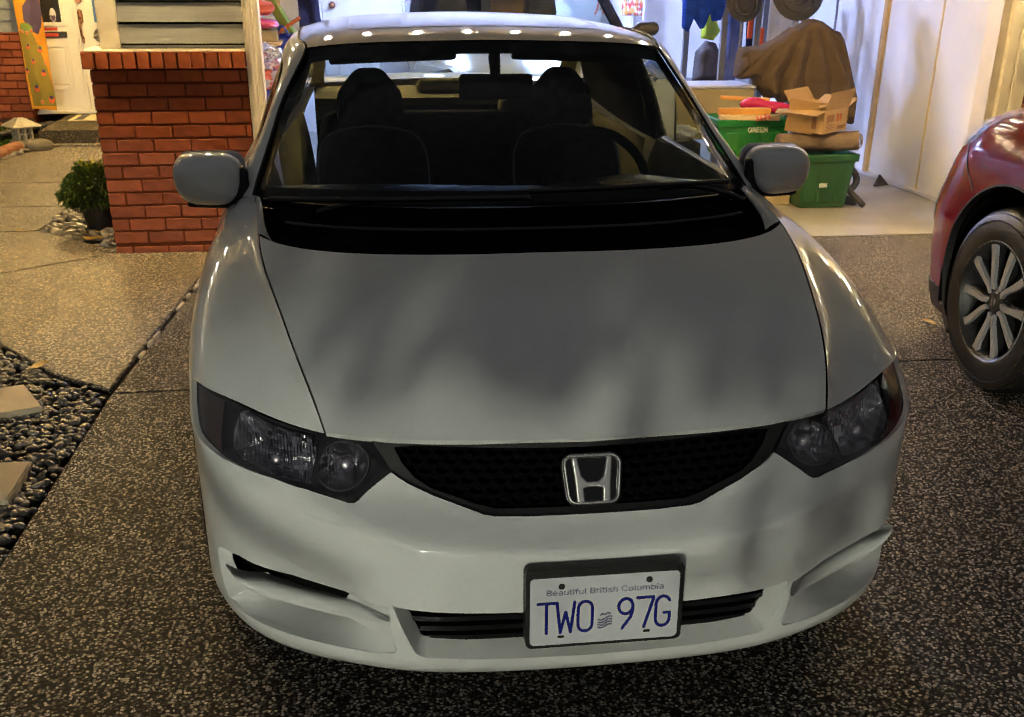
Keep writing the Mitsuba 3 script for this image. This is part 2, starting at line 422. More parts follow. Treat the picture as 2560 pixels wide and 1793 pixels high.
# ------------------------------------------------------------------ white coupe: the front end's surface
NODE_X = np.array([0, .2, .4, .5, .6, .7, .765, .81, .838, .85])
RAILS = [  # from the tucked-under lip up to the bonnet edge: y and z at each node, x of the outer nodes
    dict(y=[.16, .165, .19, .215, .255, .32, .39, .46, .52, .58], z=[.172] * 10),
    dict(y=[.047, .052, .085, .12, .163, .24, .322, .41, .49, .57], z=[.188, .188, .186, .187, .19, .19, .19, .19, .19, .19]),
    dict(y=[.008, .010, .032, .068, .128, .213, .298, .393, .478, .565], z=[.238, .245, .258, .260, .258, .256, .255, .255, .255, .255]),
    dict(y=[-.012, -.006, .020, .070, .126, .197, .285, .385, .478, .565], z=[.40] * 10),
    dict(y=[-.008, .000, .036, .078, .129, .205, .288, .385, .475, .565], z=[.494, .500, .527, .542, .555, .558, .558, .558, .558, .558]),
    dict(y=[.006, .014, .052, .088, .136, .208, .288, .378, .47, .565], z=[.505, .511, .536, .551, .574, .585, .588, .59, .592, .595]),
    dict(y=[.072, .085, .135, .142, .155, .222, .295, .365, .455, .565], z=[.546, .552, .585, .588, .605, .612, .616, .63, .64, .65]),
    dict(y=[.145, .157, .187, .206, .268, .336, .400, .472, .53, .60], z=[.675, .677, .683, .689, .694, .712, .719, .724, .722, .715]),
]
RAIL_X = [NODE_X] * 8
RAIL_X = [np.array(NODE_X) for _ in RAILS]
RAIL_X[0] = NODE_X * .96; RAIL_X[1] = NODE_X * .985
RAIL_X[7] = np.array([0, .2, .4, .5, .6, .7, .758, .812, .838, .85])
NODE_A = np.r_[0, np.cumsum(np.hypot(np.diff(NODE_X), np.diff(RAILS[3]['y'])))]
def _even(v): return np.r_[np.asarray(v)[:0:-1], v]
def _odd(v): return np.r_[-np.asarray(v)[:0:-1], v]
_A2 = _odd(NODE_A)
RS = [CubicSpline(_A2, np.stack([_odd(RAIL_X[k]), _even(r['y']), _even(r['z'])], 1)) for k, r in enumerate(RAILS)]

def _pchip(zk, fk, z):
    """Monotone cubic through (zk, fk) (K, N) at z (N)."""
    h = np.diff(zk, axis=0); d = np.diff(fk, axis=0) / h
    m = np.zeros_like(fk)
    w1, w2 = 2 * h[1:] + h[:-1], h[1:] + 2 * h[:-1]
    ok = d[:-1] * d[1:] > 0
    with np.errstate(divide='ignore', invalid='ignore'):
        m[1:-1] = np.where(ok, (w1 + w2) / (w1 / d[:-1] + w2 / d[1:]), 0)
    m[0], m[-1] = d[0], d[-1]
    K = len(zk)
    i = np.clip((z[None] >= zk[1:-1]).sum(0), 0, K - 2)
    c = np.arange(len(z))
    H = h[i, c]; t = (z - zk[i, c]) / H
    f0, f1, m0, m1 = fk[i, c], fk[i + 1, c], m[i, c] * H, m[i + 1, c] * H
    return (2 * t**3 - 3 * t**2 + 1) * f0 + (t**3 - 2 * t**2 + t) * m0 + (3 * t**2 - 2 * t**3) * f1 + (t**3 - t**2) * m1

def fascia(a, z, depth=0.0):
    """The front end's skin at girth a (metres from the centre, signed) and height z; depth sets it back into the car."""
    a, z = np.atleast_1d(np.asarray(a, float)), np.atleast_1d(np.asarray(z, float))
    def at(a, z):
        R = np.array([s(np.abs(a)) for s in RS])
        return np.stack([np.sign(a) * _pchip(R[..., 2], R[..., 0], z), _pchip(R[..., 2], R[..., 1], z), z], -1)
    P = at(a, z)
    if np.any(depth):
        e = 2e-3
        n = np.cross(at(a + e, z) - at(a - e, z), at(a, z + e) - at(a, z - e))
        n /= np.linalg.norm(n, axis=1, keepdims=True)
        P = P - n * (np.asarray(depth).reshape(-1, 1) if np.ndim(depth) else depth)
    return P

_AG = np.linspace(0, NODE_A[-1], 1200)
def to_a(pts):
    """(x, z) points of the skin as (a, z)."""
    out = []
    for x, z in pts:
        X = fascia(_AG + 1e-9, np.full(1200, z))[:, 0]
        out.append((math.copysign(np.interp(abs(x), np.maximum.accumulate(X) + np.arange(1200) * 1e-9, _AG), x), z))
    return out

def _hood_pts():
    c = [(0, .145, .675), (0, .20, .714), (0, .30, .770), (0, .42, .818), (0, .6, .872), (0, .79, .918), (0, .95, .946)]
    q = [(.3, .170, .680), (.3, .24, .722), (.3, .32, .768), (.3, .45, .818), (.3, .62, .870), (.3, .84, .921), (.3, 1.0, .948)]
    s = [(.537, .213, .692), (.561, .287, .745), (.594, .408, .796), (.636, .60, .850), (.681, .832, .899), (.700, 1.01, .932), (.71, 1.2, .96)]
    return np.array(c + [(-x, y, z) for x, y, z in q + s] + q + s)
_HP = _hood_pts()
_HR = RBFInterpolator(_HP[:, :2], _HP[:, 2], kernel='thin_plate_spline', smoothing=1e-5)
def hood_surf(x, y):
    return np.stack([x, y, _HR(np.stack([x, y], 1))], 1)
SEAM = [(.537, .213), (.561, .287), (.594, .408), (.636, .60), (.681, .832), (.700, 1.01)]
# ------------------------------------------------------------------ white coupe: things one can see of it
CAR = thing('white_coupe', 'white coupe beaded with rain, parked nose-out before the open garage', 'car')
def cp(part, mesh, m, smooth=30, **k): return add(CAR + '__' + part, mesh, m, smooth, **k)
def both(part, mesh, m, smooth=30):
    return cp(part, mesh, m, smooth), cp(part, mirror(mesh), m, smooth)
GAP = .0022

# bonnet
front = [(0, .147), (.2, .158), (.35, .176), (.45, .193), (.537, .213)]
rear = [(.700, 1.01), (.66, .955), (.56, .885), (.40, .83), (.2, .798), (0, .790)]
half = np.vstack([spline(front, 24), spline(SEAM, 40)[1:], spline(rear, 30)[1:]])
hood_poly = sg.Polygon(np.vstack([half, (half * [-1, 1])[::-1]])).buffer(0).buffer(-GAP)
cp('bonnet', trimmed(hood_poly, hood_surf, .02, .014, (0, -.3, 1)), 'm_paint', 40)
def hood_low(x, y): return hood_surf(x, y) - [0, 0, .035]
cp('dark_underlay', trimmed(hood_poly.buffer(-.03), hood_low, .05, 0, (0, 0, 1)), 'm_under')  # added dark sheet that stops light leaking through the panel gaps

# wings
fz = lambda x, y: float(hood_surf(np.array([x]), np.array([y]))[0, 2])
f0 = [(x + .002, y, fz(x, y)) for x, y in SEAM] + [(.716, 1.22, .952)]
f1 = [(.655, .302, .702), (.685, .42, .758), (.715, .60, .812), (.748, .83, .864), (.766, 1.01, .894), (.776, 1.24, .915)]
f2 = [(.735, .372, .717), (.768, .47, .750), (.800, .62, .787), (.829, .83, .827), (.842, 1.01, .850), (.845, 1.24, .870)]
f3 = [(.806, .456, .7225), (.832, .56, .735), (.853, .68, .748), (.868, .85, .760), (.873, 1.01, .772), (.873, 1.24, .785)]
f4 = [(.838, .53, .715), (.852, .60, .705), (.866, .72, .700), (.876, .88, .700), (.878, 1.03, .700), (.876, 1.24, .700)]
f5 = [(.852, .585, .60), (.864, .65, .60), (.874, .76, .625), (.880, .90, .650), (.880, 1.05, .625), (.878, 1.235, .50)]
f6 = [(.8505, .578, .42), (.862, .625, .50), (.873, .74, .605), (.880, .90, .640), (.880, 1.06, .605), (.878, 1.23, .32)]
wing = loft([f0, f1, f2, f3, f4, f5, f6], 60, 60)
if (wing.face_normals[:, 2] * wing.area_faces).sum() < 0: wing.faces = wing.faces[:, ::-1]
both('wing', wing, 'm_paint', 60)
arch = loft([f6, [(p[0] - .10, p[1] + .02, p[2]) for p in f6]], 40, 3, smooth=False)
both('wheel_arch_liner', arch, 'm_under')

# front bumper, with the grille, lamps, intake and the two side pockets left open
AMAX = NODE_A[-1]
g_half = [(0, .545), (.138, .545), (.205, .547), (.226, .550), (.262, .561), (.323, .580), (.375, .600), (.397, .612), (.410, .621)]
hl_low = [(.410, .621), (.450, .598), (.488, .576), (.498, .573), (.512, .574), (.535, .580), (.607, .599), (.683, .612), (.773, .6155), (.849, .618), (.934, .628), (.994, .636), (1.03, .652), (1.052, .68), (1.062, .716)]
def ztop(a): return RS[7](abs(a))[2]
def zbot(a): return RS[0](abs(a))[2]
aa = np.linspace(0, AMAX, 120)
bottom = [(a, zbot(a) + .0005) for a in aa]
top_out = [(a, ztop(a) - .001) for a in np.linspace(AMAX, 1.064, 8)]
outline = bottom + top_out + hl_low[::-1] + g_half[::-1]
bump = sg.Polygon([(a, z) for a, z in outline] + [(-a, z) for a, z in outline[::-1]]).buffer(0)
intake = [(0, .364), (.2, .369), (.34, .376), (.424, .3815), (.408, .338), (.391, .296), (.378, .266), (.36, .256), (.2, .248), (0, .245)]
intake_poly = sg.Polygon(intake + [(-a, z) for a, z in intake[::-1]]).buffer(0)
pocket = [(.432, .372), (.532, .396), (.653, .408), (.811, .406), (.92, .384), (.946, .362), (.942, .312), (.926, .274), (.90, .252), (.84, .246), (.726, .249), (.57, .258), (.47, .260), (.425, .262), (.418, .275), (.424, .30), (.43, .335)]
pocket_poly = sg.Polygon(pocket).buffer(-.006).buffer(.006)
mpoly = lambda p: sa.scale(p, -1, 1, origin=(0, 0))
skin = bump.difference(intake_poly).difference(pocket_poly).difference(mpoly(pocket_poly))
cp('front_bumper', trimmed(skin, fascia, .011, .012, (0, -1, 0)), 'm_paint', 35)

# lower intake: white funnel, black back, slats
def ring_wall(poly, d0, d1, shrink, drop=0.0):
    r = resample_ring(poly.exterior.coords, .012)
    c = np.array(poly.centroid.coords[0])
    r2 = np.array(poly.buffer(-shrink).exterior.coords) if shrink else None
    A = fascia(r[:, 0], r[:, 1], d0)
    if r2 is not None:
        ext = poly.buffer(-shrink).exterior
        q = np.array([ext.interpolate(ext.project(sg.Point(p))).coords[0] for p in r])
    else: q = r
    B = fascia(q[:, 0], q[:, 1], 0) + [0, d1, drop]
    P = np.stack([A, (A + B) / 2, B], 1)
    P = np.vstack([P, P[:1]])
    return grid(P), q
w, q = ring_wall(intake_poly, 0.001, .055, .022)
cp('intake_funnel', w, 'm_paint', 40)
back = sg.Polygon(q).buffer(.01)
cp('intake_back', trimmed(back, lambda a, z: fascia(a, z) + [0, .075, 0], .03), 'm_under')
for i, z in enumerate((.275, .300, .325, .350)):
    x = np.linspace(-.345 - .02 * i, .345 + .02 * i, 40)
    p = fascia(np.array([c[0] for c in to_a([(v, z) for v in x])]), np.full(40, z)) + [0, .062, 0]
    P = np.stack([p + [0, -.012, -.004], p + [0, -.010, .006], p + [0, .015, .008]], 1)
    cp('intake_slat', grid(P), 'm_black_gloss')

# side pockets: scooped floor, end wall, black slot and the blade that crosses it
bb = spline([(.428, .018, .348), (.49, .098, .316), (.538, .150, .298), (.635, .222, .290), (.700, .250, .300), (.738, .262, .316), (.762, .268, .340)], 50)
bt = bb + np.stack([np.linspace(0.0, .015, 50), np.interp(np.linspace(0, 1, 50), [0, .25, .8, 1], [.003, .045, .045, .02]), np.interp(np.linspace(0, 1, 50), [0, .25, .8, 1], [.002, .022, .032, .018])], 1)
mid = (bb + bt) / 2 + np.stack([np.zeros(50), -np.interp(np.linspace(0, 1, 50), [0, .2, .9, 1], [0, .012, .014, .006]), np.interp(np.linspace(0, 1, 50), [0, .2, 1], [0, .012, .010])], 1)
nose = bb + [0, -.004, .005]
blade = loft([bb + [0, .018, -.002], bb + [0, .004, -.003], nose, mid, bt, bt + [0, .02, -.004]], 50, 26)
both('pocket_blade', blade, 'm_paint', 60)
floor_edge = fascia(*np.array(spline([(.421, .268), (.47, .260), (.57, .258), (.726, .249), (.84, .246), (.90, .252), (.926, .274)], 50)).T)
floor_in = bb + [0, .055, -.016]
ff = np.stack([floor_edge + [0, .001, 0], floor_edge * .62 + floor_in * .38 + [0, .004, -.005], floor_in], 1)
both('pocket_floor', grid(ff), 'm_paint', 60)
we = fascia(*np.array(spline([(.90, .252), (.926, .274), (.942, .312), (.946, .362), (.92, .384)], 20)).T)
wi = spline([(.735, .30, .290), (.750, .32, .315), (.765, .335, .345), (.765, .34, .37), (.745, .33, .385)], 20)
both('pocket_wall', grid(np.stack([we, (we + wi) / 2 + [.004, .0, 0], wi], 1)), 'm_paint', 60)
def _pback(a, z):
    d = np.clip((np.abs(a) - .43) / .2, 0, 1)
    return fascia(a, z, .012 + .085 * d * np.clip((.96 - np.abs(a)) / .06, .25, 1))
_dark = sg.Polygon([(.515, .5), (.552, .362), (.582, .322), (.655, .298), (.80, .288), (1.2, .285), (1.2, .5)])
both('pocket_back', trimmed(pocket_poly.intersection(_dark), _pback, .015), 'm_under')
both('pocket_cheek', trimmed(pocket_poly.difference(_dark), _pback, .007), 'm_paint', 60)

# grille: black surround, hexagon mesh on a black back, badge
gp_half = g_half[:-1] + [(.412, .624), (.425, .645), (.445, .672), (.452, .6815)] + [(a, ztop(a) + .004) for a in np.linspace(.45, 0, 20)]
grille_poly = sg.Polygon(gp_half + [(-a, z) for a, z in gp_half[::-1]]).buffer(0)
inner = [(0, .560), (.20, .561), (.24, .569), (.33, .595), (.362, .612), (.389, .640), (.402, .668), (.35, .672), (.2, .668), (0, .666)]
g_in = sg.Polygon(inner + [(-a, z) for a, z in inner[::-1]]).buffer(0)
def gs(a, z, d=.012): return fascia(a, z, d)
cp('grille_surround', trimmed(grille_poly.difference(g_in), gs, .014, .02), 'm_black', 40)
cp('grille_back', trimmed(grille_poly.buffer(.01).intersection(sg.box(-1, 0, 1, .69)), lambda a, z: fascia(a, np.minimum(z, .674)) + [0, .06, 0], .03), 'm_under')
cells = []
cw, ch = .034, .017
for r in range(10):
    for k in range(-14, 15):
        cx, cz = (k + .5 * (r % 2)) * cw, .558 + r * ch
        hexa = sg.Polygon([(cx - cw * .46, cz), (cx - cw * .2, cz + ch * .42), (cx + cw * .2, cz + ch * .42), (cx + cw * .46, cz), (cx + cw * .2, cz - ch * .42), (cx - cw * .2, cz - ch * .42)]).buffer(-.0008)
        cells.append(hexa)
mesh_poly = g_in.buffer(.004).difference(shapely.union_all(cells))
cp('grille_mesh', trimmed(mesh_poly, lambda a, z: fascia(a, z, .026), .008, .008), 'm_grille', 30)

# badge: a chrome letter in a chrome rounded frame
gc = fascia([0.0], [.604])[0]; gu = fascia([0.0], [.640])[0] - gc; gu /= np.linalg.norm(gu)
gn = np.cross([1, 0, 0], gu)          # outwards
bo = gc + gn * .004
W0, H0 = .064, .052
fr = sg.Polygon([(-W0, H0), (W0, H0), (W0 * .84, -H0), (-W0 * .84, -H0)]).buffer(-.022).buffer(.022, quad_segs=10)
legs = [sg.Polygon([(-.044, .047), (-.030, .047), (-.021, .004), (-.0195, -.001), (-.017, -.048), (-.036, -.048), (-.0385, -.006)]),
        sg.Polygon([(-.024, .010), (-.012, -.0035), (.012, -.0035), (.024, .010), (.027, -.02), (.016, -.0195), (.010, -.0175), (-.010, -.0175), (-.016, -.0195), (-.027, -.02)])]
hh = shapely.union_all([legs[0], sa.scale(legs[0], -1, 1, origin=(0, 0)), legs[1]]).buffer(-.0015).buffer(.0015).intersection(fr.buffer(-.004))
def ridged(poly, h0, h1, w):
    B_ = poly.boundary
    def f(u, v):
        d_ = np.clip(B_.distance(shapely.points(u, v)) / w, 0, 1)
        return bo + np.outer(u, [1, 0, 0]) + np.outer(v, gu) + np.outer(h0 + h1 * np.sqrt(np.clip(1 - (1 - d_) ** 2, 0, 1)), gn)
    return trimmed(poly, f, .0016, .008, gn)
bk = cp('badge', ridged(fr.difference(fr.buffer(-.0075)), .006, .006, .0037), 'm_badge', 50)
add(bk + '__letter', ridged(hh, .005, .006, .005), 'm_badge', 50)
add(bk + '__backing', frame_xyz(extrude(fr.buffer(.003), .006), bo - gn * .004, (1, 0, 0), gu, gn), 'm_black_gloss', 25)
labels[bk] = {'label': 'chrome letter badge in a rounded frame'}

# headlamps
for sgn in (1, -1):
    hk = '%s__headlight' % CAR + ('' if sgn == 1 else '_001')
    hp = sg.Polygon(hl_low + [(a, ztop(a) - .002) for a in np.linspace(1.06, .46, 40)] + [(.44, .668), (.422, .640)]).buffer(0)
    fl = (lambda m: m) if sgn == 1 else mirror
    scene[hk] = mikit.ply(fl(trimmed(hp.buffer(-.002), lambda a, z: fascia(a, z, .001), .012, .0)), 'm_lens', smooth=60)
    big = sg.Polygon([(.586, .686), (.590, .655), (.597, .616), (.66, .6195), (.745, .622), (.805, .628), (.836, .645), (.838, .672), (.818, .703), (.78, .711), (.744, .7085), (.70, .700), (.651, .692)]).buffer(-.004).buffer(.004)
    cir = sa.scale(sg.Point(.522, .640).buffer(1, quad_segs=16), .059, .041)
    amber = sg.Polygon([(.872, .622), (.93, .630), (.99, .638), (1.025, .655), (1.045, .685), (1.05, .711), (.97, .717), (.87, .712)])
    def bezel(a, z):
        d = .012 + .022 * np.clip(np.minimum(hp.exterior.distance(shapely.points(a, z)) / .02, 1), 0, 1)
        return fascia(a, z, d)
    add(hk + '__bezel', fl(trimmed(hp.buffer(.001).difference(big).difference(cir).difference(amber), bezel, .010, .0)), 'm_black_gloss', 50)
    def bowl(poly, d0, d1):
        R = poly.boundary
        mx = max(R.distance(poly.representative_point()), .03)
        def f(a, z):
            t = np.clip(R.distance(shapely.points(a, z)) / mx, 0, 1)
            return fascia(a, z, d0 + d1 * (1 - (1 - t) ** 2))
        return f
    add(hk + '__reflector', fl(trimmed(big, bowl(big, .03, .05), .009)), 'm_reflector', 35)
    add(hk + '__beam_bowl', fl(trimmed(cir, bowl(cir, .028, .06), .007)), 'm_reflector', 35)
    cb = fascia([.522], [.642], .055)[0]; cb2 = fascia([.70], [.66], .06)[0]
    bulb = cat([moved(trimesh.creation.icosphere(3, .016), cb), moved(trimesh.creation.icosphere(3, .013), cb2)])
    add(hk + '__bulb', fl(bulb), 'm_chrome', 60)
    ringp = fascia(.522 + .060 * np.cos(np.linspace(0, 2 * np.pi, 40)), .640 + .042 * np.sin(np.linspace(0, 2 * np.pi, 40)), .026)
    add(hk + '__ring', fl(tube(ringp, .003, 6)), 'm_dark_trim', 60)
    add(hk + '__side_marker', fl(trimmed(amber, lambda a, z: fascia(a, z, .016), .012)), 'm_amber', 50)

# licence plate on its black holder
pz, py_ = .3907, -.0462
pu = np.array([0, .0305, 1]); pu /= np.linalg.norm(pu); pn = np.cross([1, 0, 0], pu)
PO = np.array([.0015, py_, pz])
def rr(w, h, r): return sg.box(-w / 2 + r, -h / 2 + r, w / 2 - r, h / 2 - r).buffer(r, quad_segs=6)
plk = CAR + '__licence_plate'
pf = lambda m, d=0.0: frame_xyz(m, PO + pn * d, (1, 0, 0), pu, pn)
scene[plk] = mikit.ply(pf(extrude(rr(.3045, .152, .010), .0015), .002), 'm_plate', smooth=20)
labels[plk] = {'label': 'white number plate with raised blue characters in a black holder'}
hold = sa.translate(rr(.322, .176, .014), 0, .006)
holder = extrude(hold, .036)
add(plk + '__holder', pf(cat([extrude(hold, .03)]), -.030), 'm_black', 25)
fr_in = rr(.297, .1445, .009)
add(plk + '__frame', pf(cat([extrude(sa.translate(rr(.322, .176, .014), 0, .006).difference(rr(.3055, .153, .010)), .004)]), .0), 'm_black', 25)
C = []
def glyph(x, lines):  # characters about 70 mm tall, 30 mm wide
    for l in lines: C.append([(x + u, v) for u, v in l])
hT, wT = .034, .0155
glyph(-.115, [[(-.017, hT), (.017, hT)], [(0, hT), (0, -hT)]])
glyph(-.076, [[(-.018, hT), (-.0105, -hT), (0, .012), (.0105, -hT), (.018, hT)]])
glyph(-.036, [arc(0, .0185, .0145, .0155, 0, 180) + arc(0, -.0185, .0145, .0155, 180, 360) + [(.0145, .0185)]])
glyph(.047, [arc(0, .0165, .0145, .0175, 0, 360, 24), [(.0145, .0165), (.0145, .006), (.011, -.008), (-.006, -hT)]])
glyph(.087, [[(-.0165, hT), (.0165, hT), (.0165, hT - .004), (-.001, -hT)]])
glyph(.124, [arc(0, .017, .0145, .017, 25, 180) + arc(0, -.017, .0145, .017, 180, 360) + [(.0145, -.004), (.003, -.004)]])
C = [[(x - .004, y - .014) for x, y in l] for l in C]
for g_ in stroke(C, .0062).geoms:
    add(plk + '__character', pf(extrude(g_, .0016), .0036), 'm_plate_blue', 30)
slog = meshkit.text_mesh('Beautiful British Columbia', .0125, .0006)
b = slog.bounds; slog.apply_translation((-(b[0][0] + b[1][0]) / 2, .037, 0))
sx = .238 / (b[1][0] - b[0][0]); slog.vertices = np.asarray(slog.vertices) * [sx, 1, 1]
add(plk + '__slogan', pf(slog, .0038), 'm_plate_grey', 20)
fl_l = []
for i in range(4):
    y0 = -.022 - i * .006
    fl_l.append([(.0 + u, y0 + .0030 * math.sin((u - .002) / .030 * 6.0) + u * .12) for u in np.linspace(-.013, .015, 12)])
fl_l.append([(-.008, -.0145), (-.004, -.011), (.001, -.0135), (.006, -.0095), (.012, -.0115)])
add(plk + '__flag', pf(extrude(stroke(fl_l, .0030), .0006), .0038), 'm_plate_grey', 20)
for px_, pz_ in ((-.089, .0565), (.089, .0605)):
    add(plk + '__bolt' + ('' if px_ < 0 else '_001'), pf(moved(trimesh.creation.icosphere(2, .0065), (px_, pz_, 0), s=1), .0035), 'm_dark_trim', 60)
for px_ in (-.089, .089):
    add(plk + '__slot' + ('' if px_ < 0 else '_001'), pf(extrude(sg.LineString([(px_ - .004, -.058), (px_ + .004, -.058)]).buffer(.003), .0006), .0036), 'm_black', 30)

# greenhouse
ws_b = spline([(-.735, 1.43, .962), (-.62, 1.275, .972), (-.35, 1.14, .978), (0, 1.10, .979), (.35, 1.14, .978), (.62, 1.275, .972), (.735, 1.43, .962)], 41)
ws_t = spline([(-.572, 1.945, 1.323), (-.4, 1.912, 1.338), (-.2, 1.892, 1.345), (0, 1.886, 1.347), (.2, 1.892, 1.345), (.4, 1.912, 1.338), (.572, 1.945, 1.323)], 41)
ws_side = spline([(.735, 1.43, .962), (.727, 1.475, .982), (.689, 1.645, 1.080), (.632, 1.827, 1.214), (.572, 1.945, 1.323)], 25)
t = np.linspace(0, 1, 25)
WS = ws_b[:, None] * (1 - t)[None, :, None] + ws_t[:, None] * t[None, :, None]
bulge = .020 * np.sin(np.pi * t)[None, :] * (1 - np.abs(np.linspace(-1, 1, 41)) ** 3)[:, None]
WS[:, :, 2] += bulge
for s_, sg_ in ((0, -1), (-1, 1)):
    tgt = ws_side * [sg_, 1, 1]
    dlt = tgt - WS[s_]
    wgt = np.clip((np.linspace(-1, 1, 41) * sg_ - .55) / .45, 0, 1) ** 2
    WS = WS + wgt[:, None, None] * dlt[None]
def ws_point(u, v):
    """Windshield point at u (-1..1) across and v (0..1) up."""
    i = np.clip((np.asarray(u) + 1) / 2 * 40, 0, 40); j = np.clip(np.asarray(v) * 24, 0, 24)
    i0, j0 = np.minimum(i.astype(int), 39), np.minimum(j.astype(int), 23)
    fi, fj = (i - i0)[:, None], (j - j0)[:, None]
    return WS[i0, j0] * (1 - fi) * (1 - fj) + WS[i0 + 1, j0] * fi * (1 - fj) + WS[i0, j0 + 1] * (1 - fi) * fj + WS[i0 + 1, j0 + 1] * fi * fj
wsk = cp('windshield', grid(WS), 'm_glass', 60)
frit = sg.box(-1, 0, 1, 1).difference(sg.box(-.945, .075, .945, .91).buffer(-.03).buffer(.03))
add(wsk + '__black_border', trimmed(frit, lambda u, v: ws_point(u, v) - [0, .004, .006], .03), 'm_black_matte', 60)

# roof with sunroof groove; pillars run from the windshield's corner to the rear deck
r0 = [(0, 1.890, 1.350), (0, 1.99, 1.367), (0, 2.16, 1.3815), (0, 2.42, 1.3945), (0, 2.76, 1.404), (0, 3.04, 1.398), (0, 3.32, 1.358)]
r1 = [(.26, 1.902, 1.346), (.27, 2.00, 1.362), (.28, 2.17, 1.3765), (.28, 2.43, 1.389), (.28, 2.76, 1.398), (.28, 3.04, 1.391), (.27, 3.32, 1.350)]
r2 = [(.44, 1.920, 1.339), (.45, 2.02, 1.355), (.465, 2.18, 1.3675), (.47, 2.44, 1.378), (.47, 2.76, 1.384), (.465, 3.04, 1.375), (.44, 3.33, 1.330)]
r3 = [(.574, 1.948, 1.3255), (.590, 2.04, 1.335), (.603, 2.20, 1.345), (.609, 2.46, 1.352), (.608, 2.76, 1.353), (.598, 3.04, 1.340), (.55, 3.34, 1.293)]
roof_h = loft([r0, r1, r2, r3], 50, 24)
roof = loft([mirror_pts for mirror_pts in [[(-x, y, z) for x, y, z in r] for r in (r3, r2, r1)]] + [r0, r1, r2, r3], 60, 60)
if (roof.face_normals[:, 2] * roof.area_faces).sum() < 0: roof.faces = roof.faces[:, ::-1]
rk = cp('roof', roof, 'm_paint', 60)
from scipy.interpolate import LinearNDInterpolator
_rz = LinearNDInterpolator(np.asarray(roof.vertices)[:, :2], np.asarray(roof.vertices)[:, 2])
sr = sg.box(-.43, 2.15, .43, 2.72).buffer(-.05).buffer(.05, quad_segs=5)
def sr_pt(x, y): return np.stack([x, y, _rz(x, y) + .0010], 1)
add(rk + '__sunroof', trimmed(sr, sr_pt, .03, .006, (0, 0, 1)), 'm_paint', 40)
gr = resample_ring(sr.buffer(.006).exterior.coords, .02)
add(rk + '__sunroof_seal', tube(np.vstack([sr_pt(gr[:, 0], gr[:, 1]), sr_pt(gr[:1, 0], gr[:1, 1])]) - [0, 0, .0012], .0024, 6), 'm_paint', 60)
# pillar and roof rail (A-pillar to C-pillar)
WE = [(.738, 1.425, .958), (.730, 1.475, .985), (.692, 1.645, 1.084), (.635, 1.827, 1.217), (.576, 1.946, 1.326), (.592, 2.04, 1.338), (.605, 2.20, 1.348), (.612, 2.6, 1.354), (.600, 3.0, 1.339), (.552, 3.34, 1.293)]
WM = [(.770, 1.45, .950), (.762, 1.50, .985), (.722, 1.665, 1.083), (.668, 1.845, 1.205), (.628, 1.972, 1.297), (.632, 2.06, 1.318), (.640, 2.20, 1.327), (.645, 2.6, 1.332), (.635, 3.0, 1.315), (.592, 3.36, 1.262)]
WO = [(.792, 1.50, .940), (.782, 1.55, .975), (.738, 1.70, 1.063), (.692, 1.87, 1.170), (.660, 2.02, 1.255), (.662, 2.10, 1.272), (.668, 2.22, 1.284), (.672, 2.6, 1.287), (.664, 3.0, 1.268), (.622, 3.38, 1.205)]
pil = loft([WE, WM, WO], 90, 14)
if (pil.face_normals[:, 0] * pil.area_faces).sum() < 0: pil.faces = pil.faces[:, ::-1]
both('pillar', pil, 'm_paint', 60)
groove = spline([(p[0] + .001, p[1], p[2] + .001) for p in WE], 80)
both('windshield_seal', tube(groove, .0045, 6), 'm_black', 60)

# doors, quarters, tail: side skin from the belt line down
belt = [(.776, 1.24, .915), (.800, 1.50, .930), (.812, 1.9, .938), (.808, 2.4, .950), (.790, 2.9, .968), (.752, 3.4, 1.01), (.70, 3.95, 1.040), (.60, 4.40, 1.022)]
sh = [(.838, 1.24, .868), (.850, 1.5, .875), (.858, 1.9, .882), (.858, 2.4, .892), (.850, 2.9, .905), (.830, 3.4, .915), (.785, 3.95, .915), (.67, 4.42, .90)]
cr = [(.873, 1.24, .785), (.876, 1.5, .79), (.878, 1.9, .795), (.878, 2.4, .80), (.876, 2.9, .81), (.866, 3.4, .815), (.825, 3.95, .81), (.71, 4.44, .79)]
md = [(.876, 1.24, .58), (.880, 1.5, .58), (.880, 1.9, .58), (.880, 2.4, .58), (.880, 2.9, .58), (.874, 3.4, .58), (.835, 3.95, .58), (.73, 4.46, .56)]
sl = [(.872, 1.24, .24), (.862, 1.5, .22), (.860, 1.9, .22), (.860, 2.4, .22), (.862, 2.9, .22), (.862, 3.4, .24), (.82, 3.95, .26), (.70, 4.44, .28)]
side = loft([belt, sh, cr, md, sl], 80, 30)
if (side.face_normals[:, 0] * side.area_faces).sum() < 0: side.faces = side.faces[:, ::-1]
fc = np.asarray(side.vertices)[side.faces].mean(1)
wh = np.hypot(fc[:, 1] - 3.55, fc[:, 2] - .31) < .335
def sub(mask): return trimesh.Trimesh(side.vertices, side.faces[mask], process=True)
both('door', sub((fc[:, 1] < 2.62)), 'm_paint', 60)
both('rear_quarter', sub((fc[:, 1] >= 2.62) & ~wh), 'm_paint', 60)
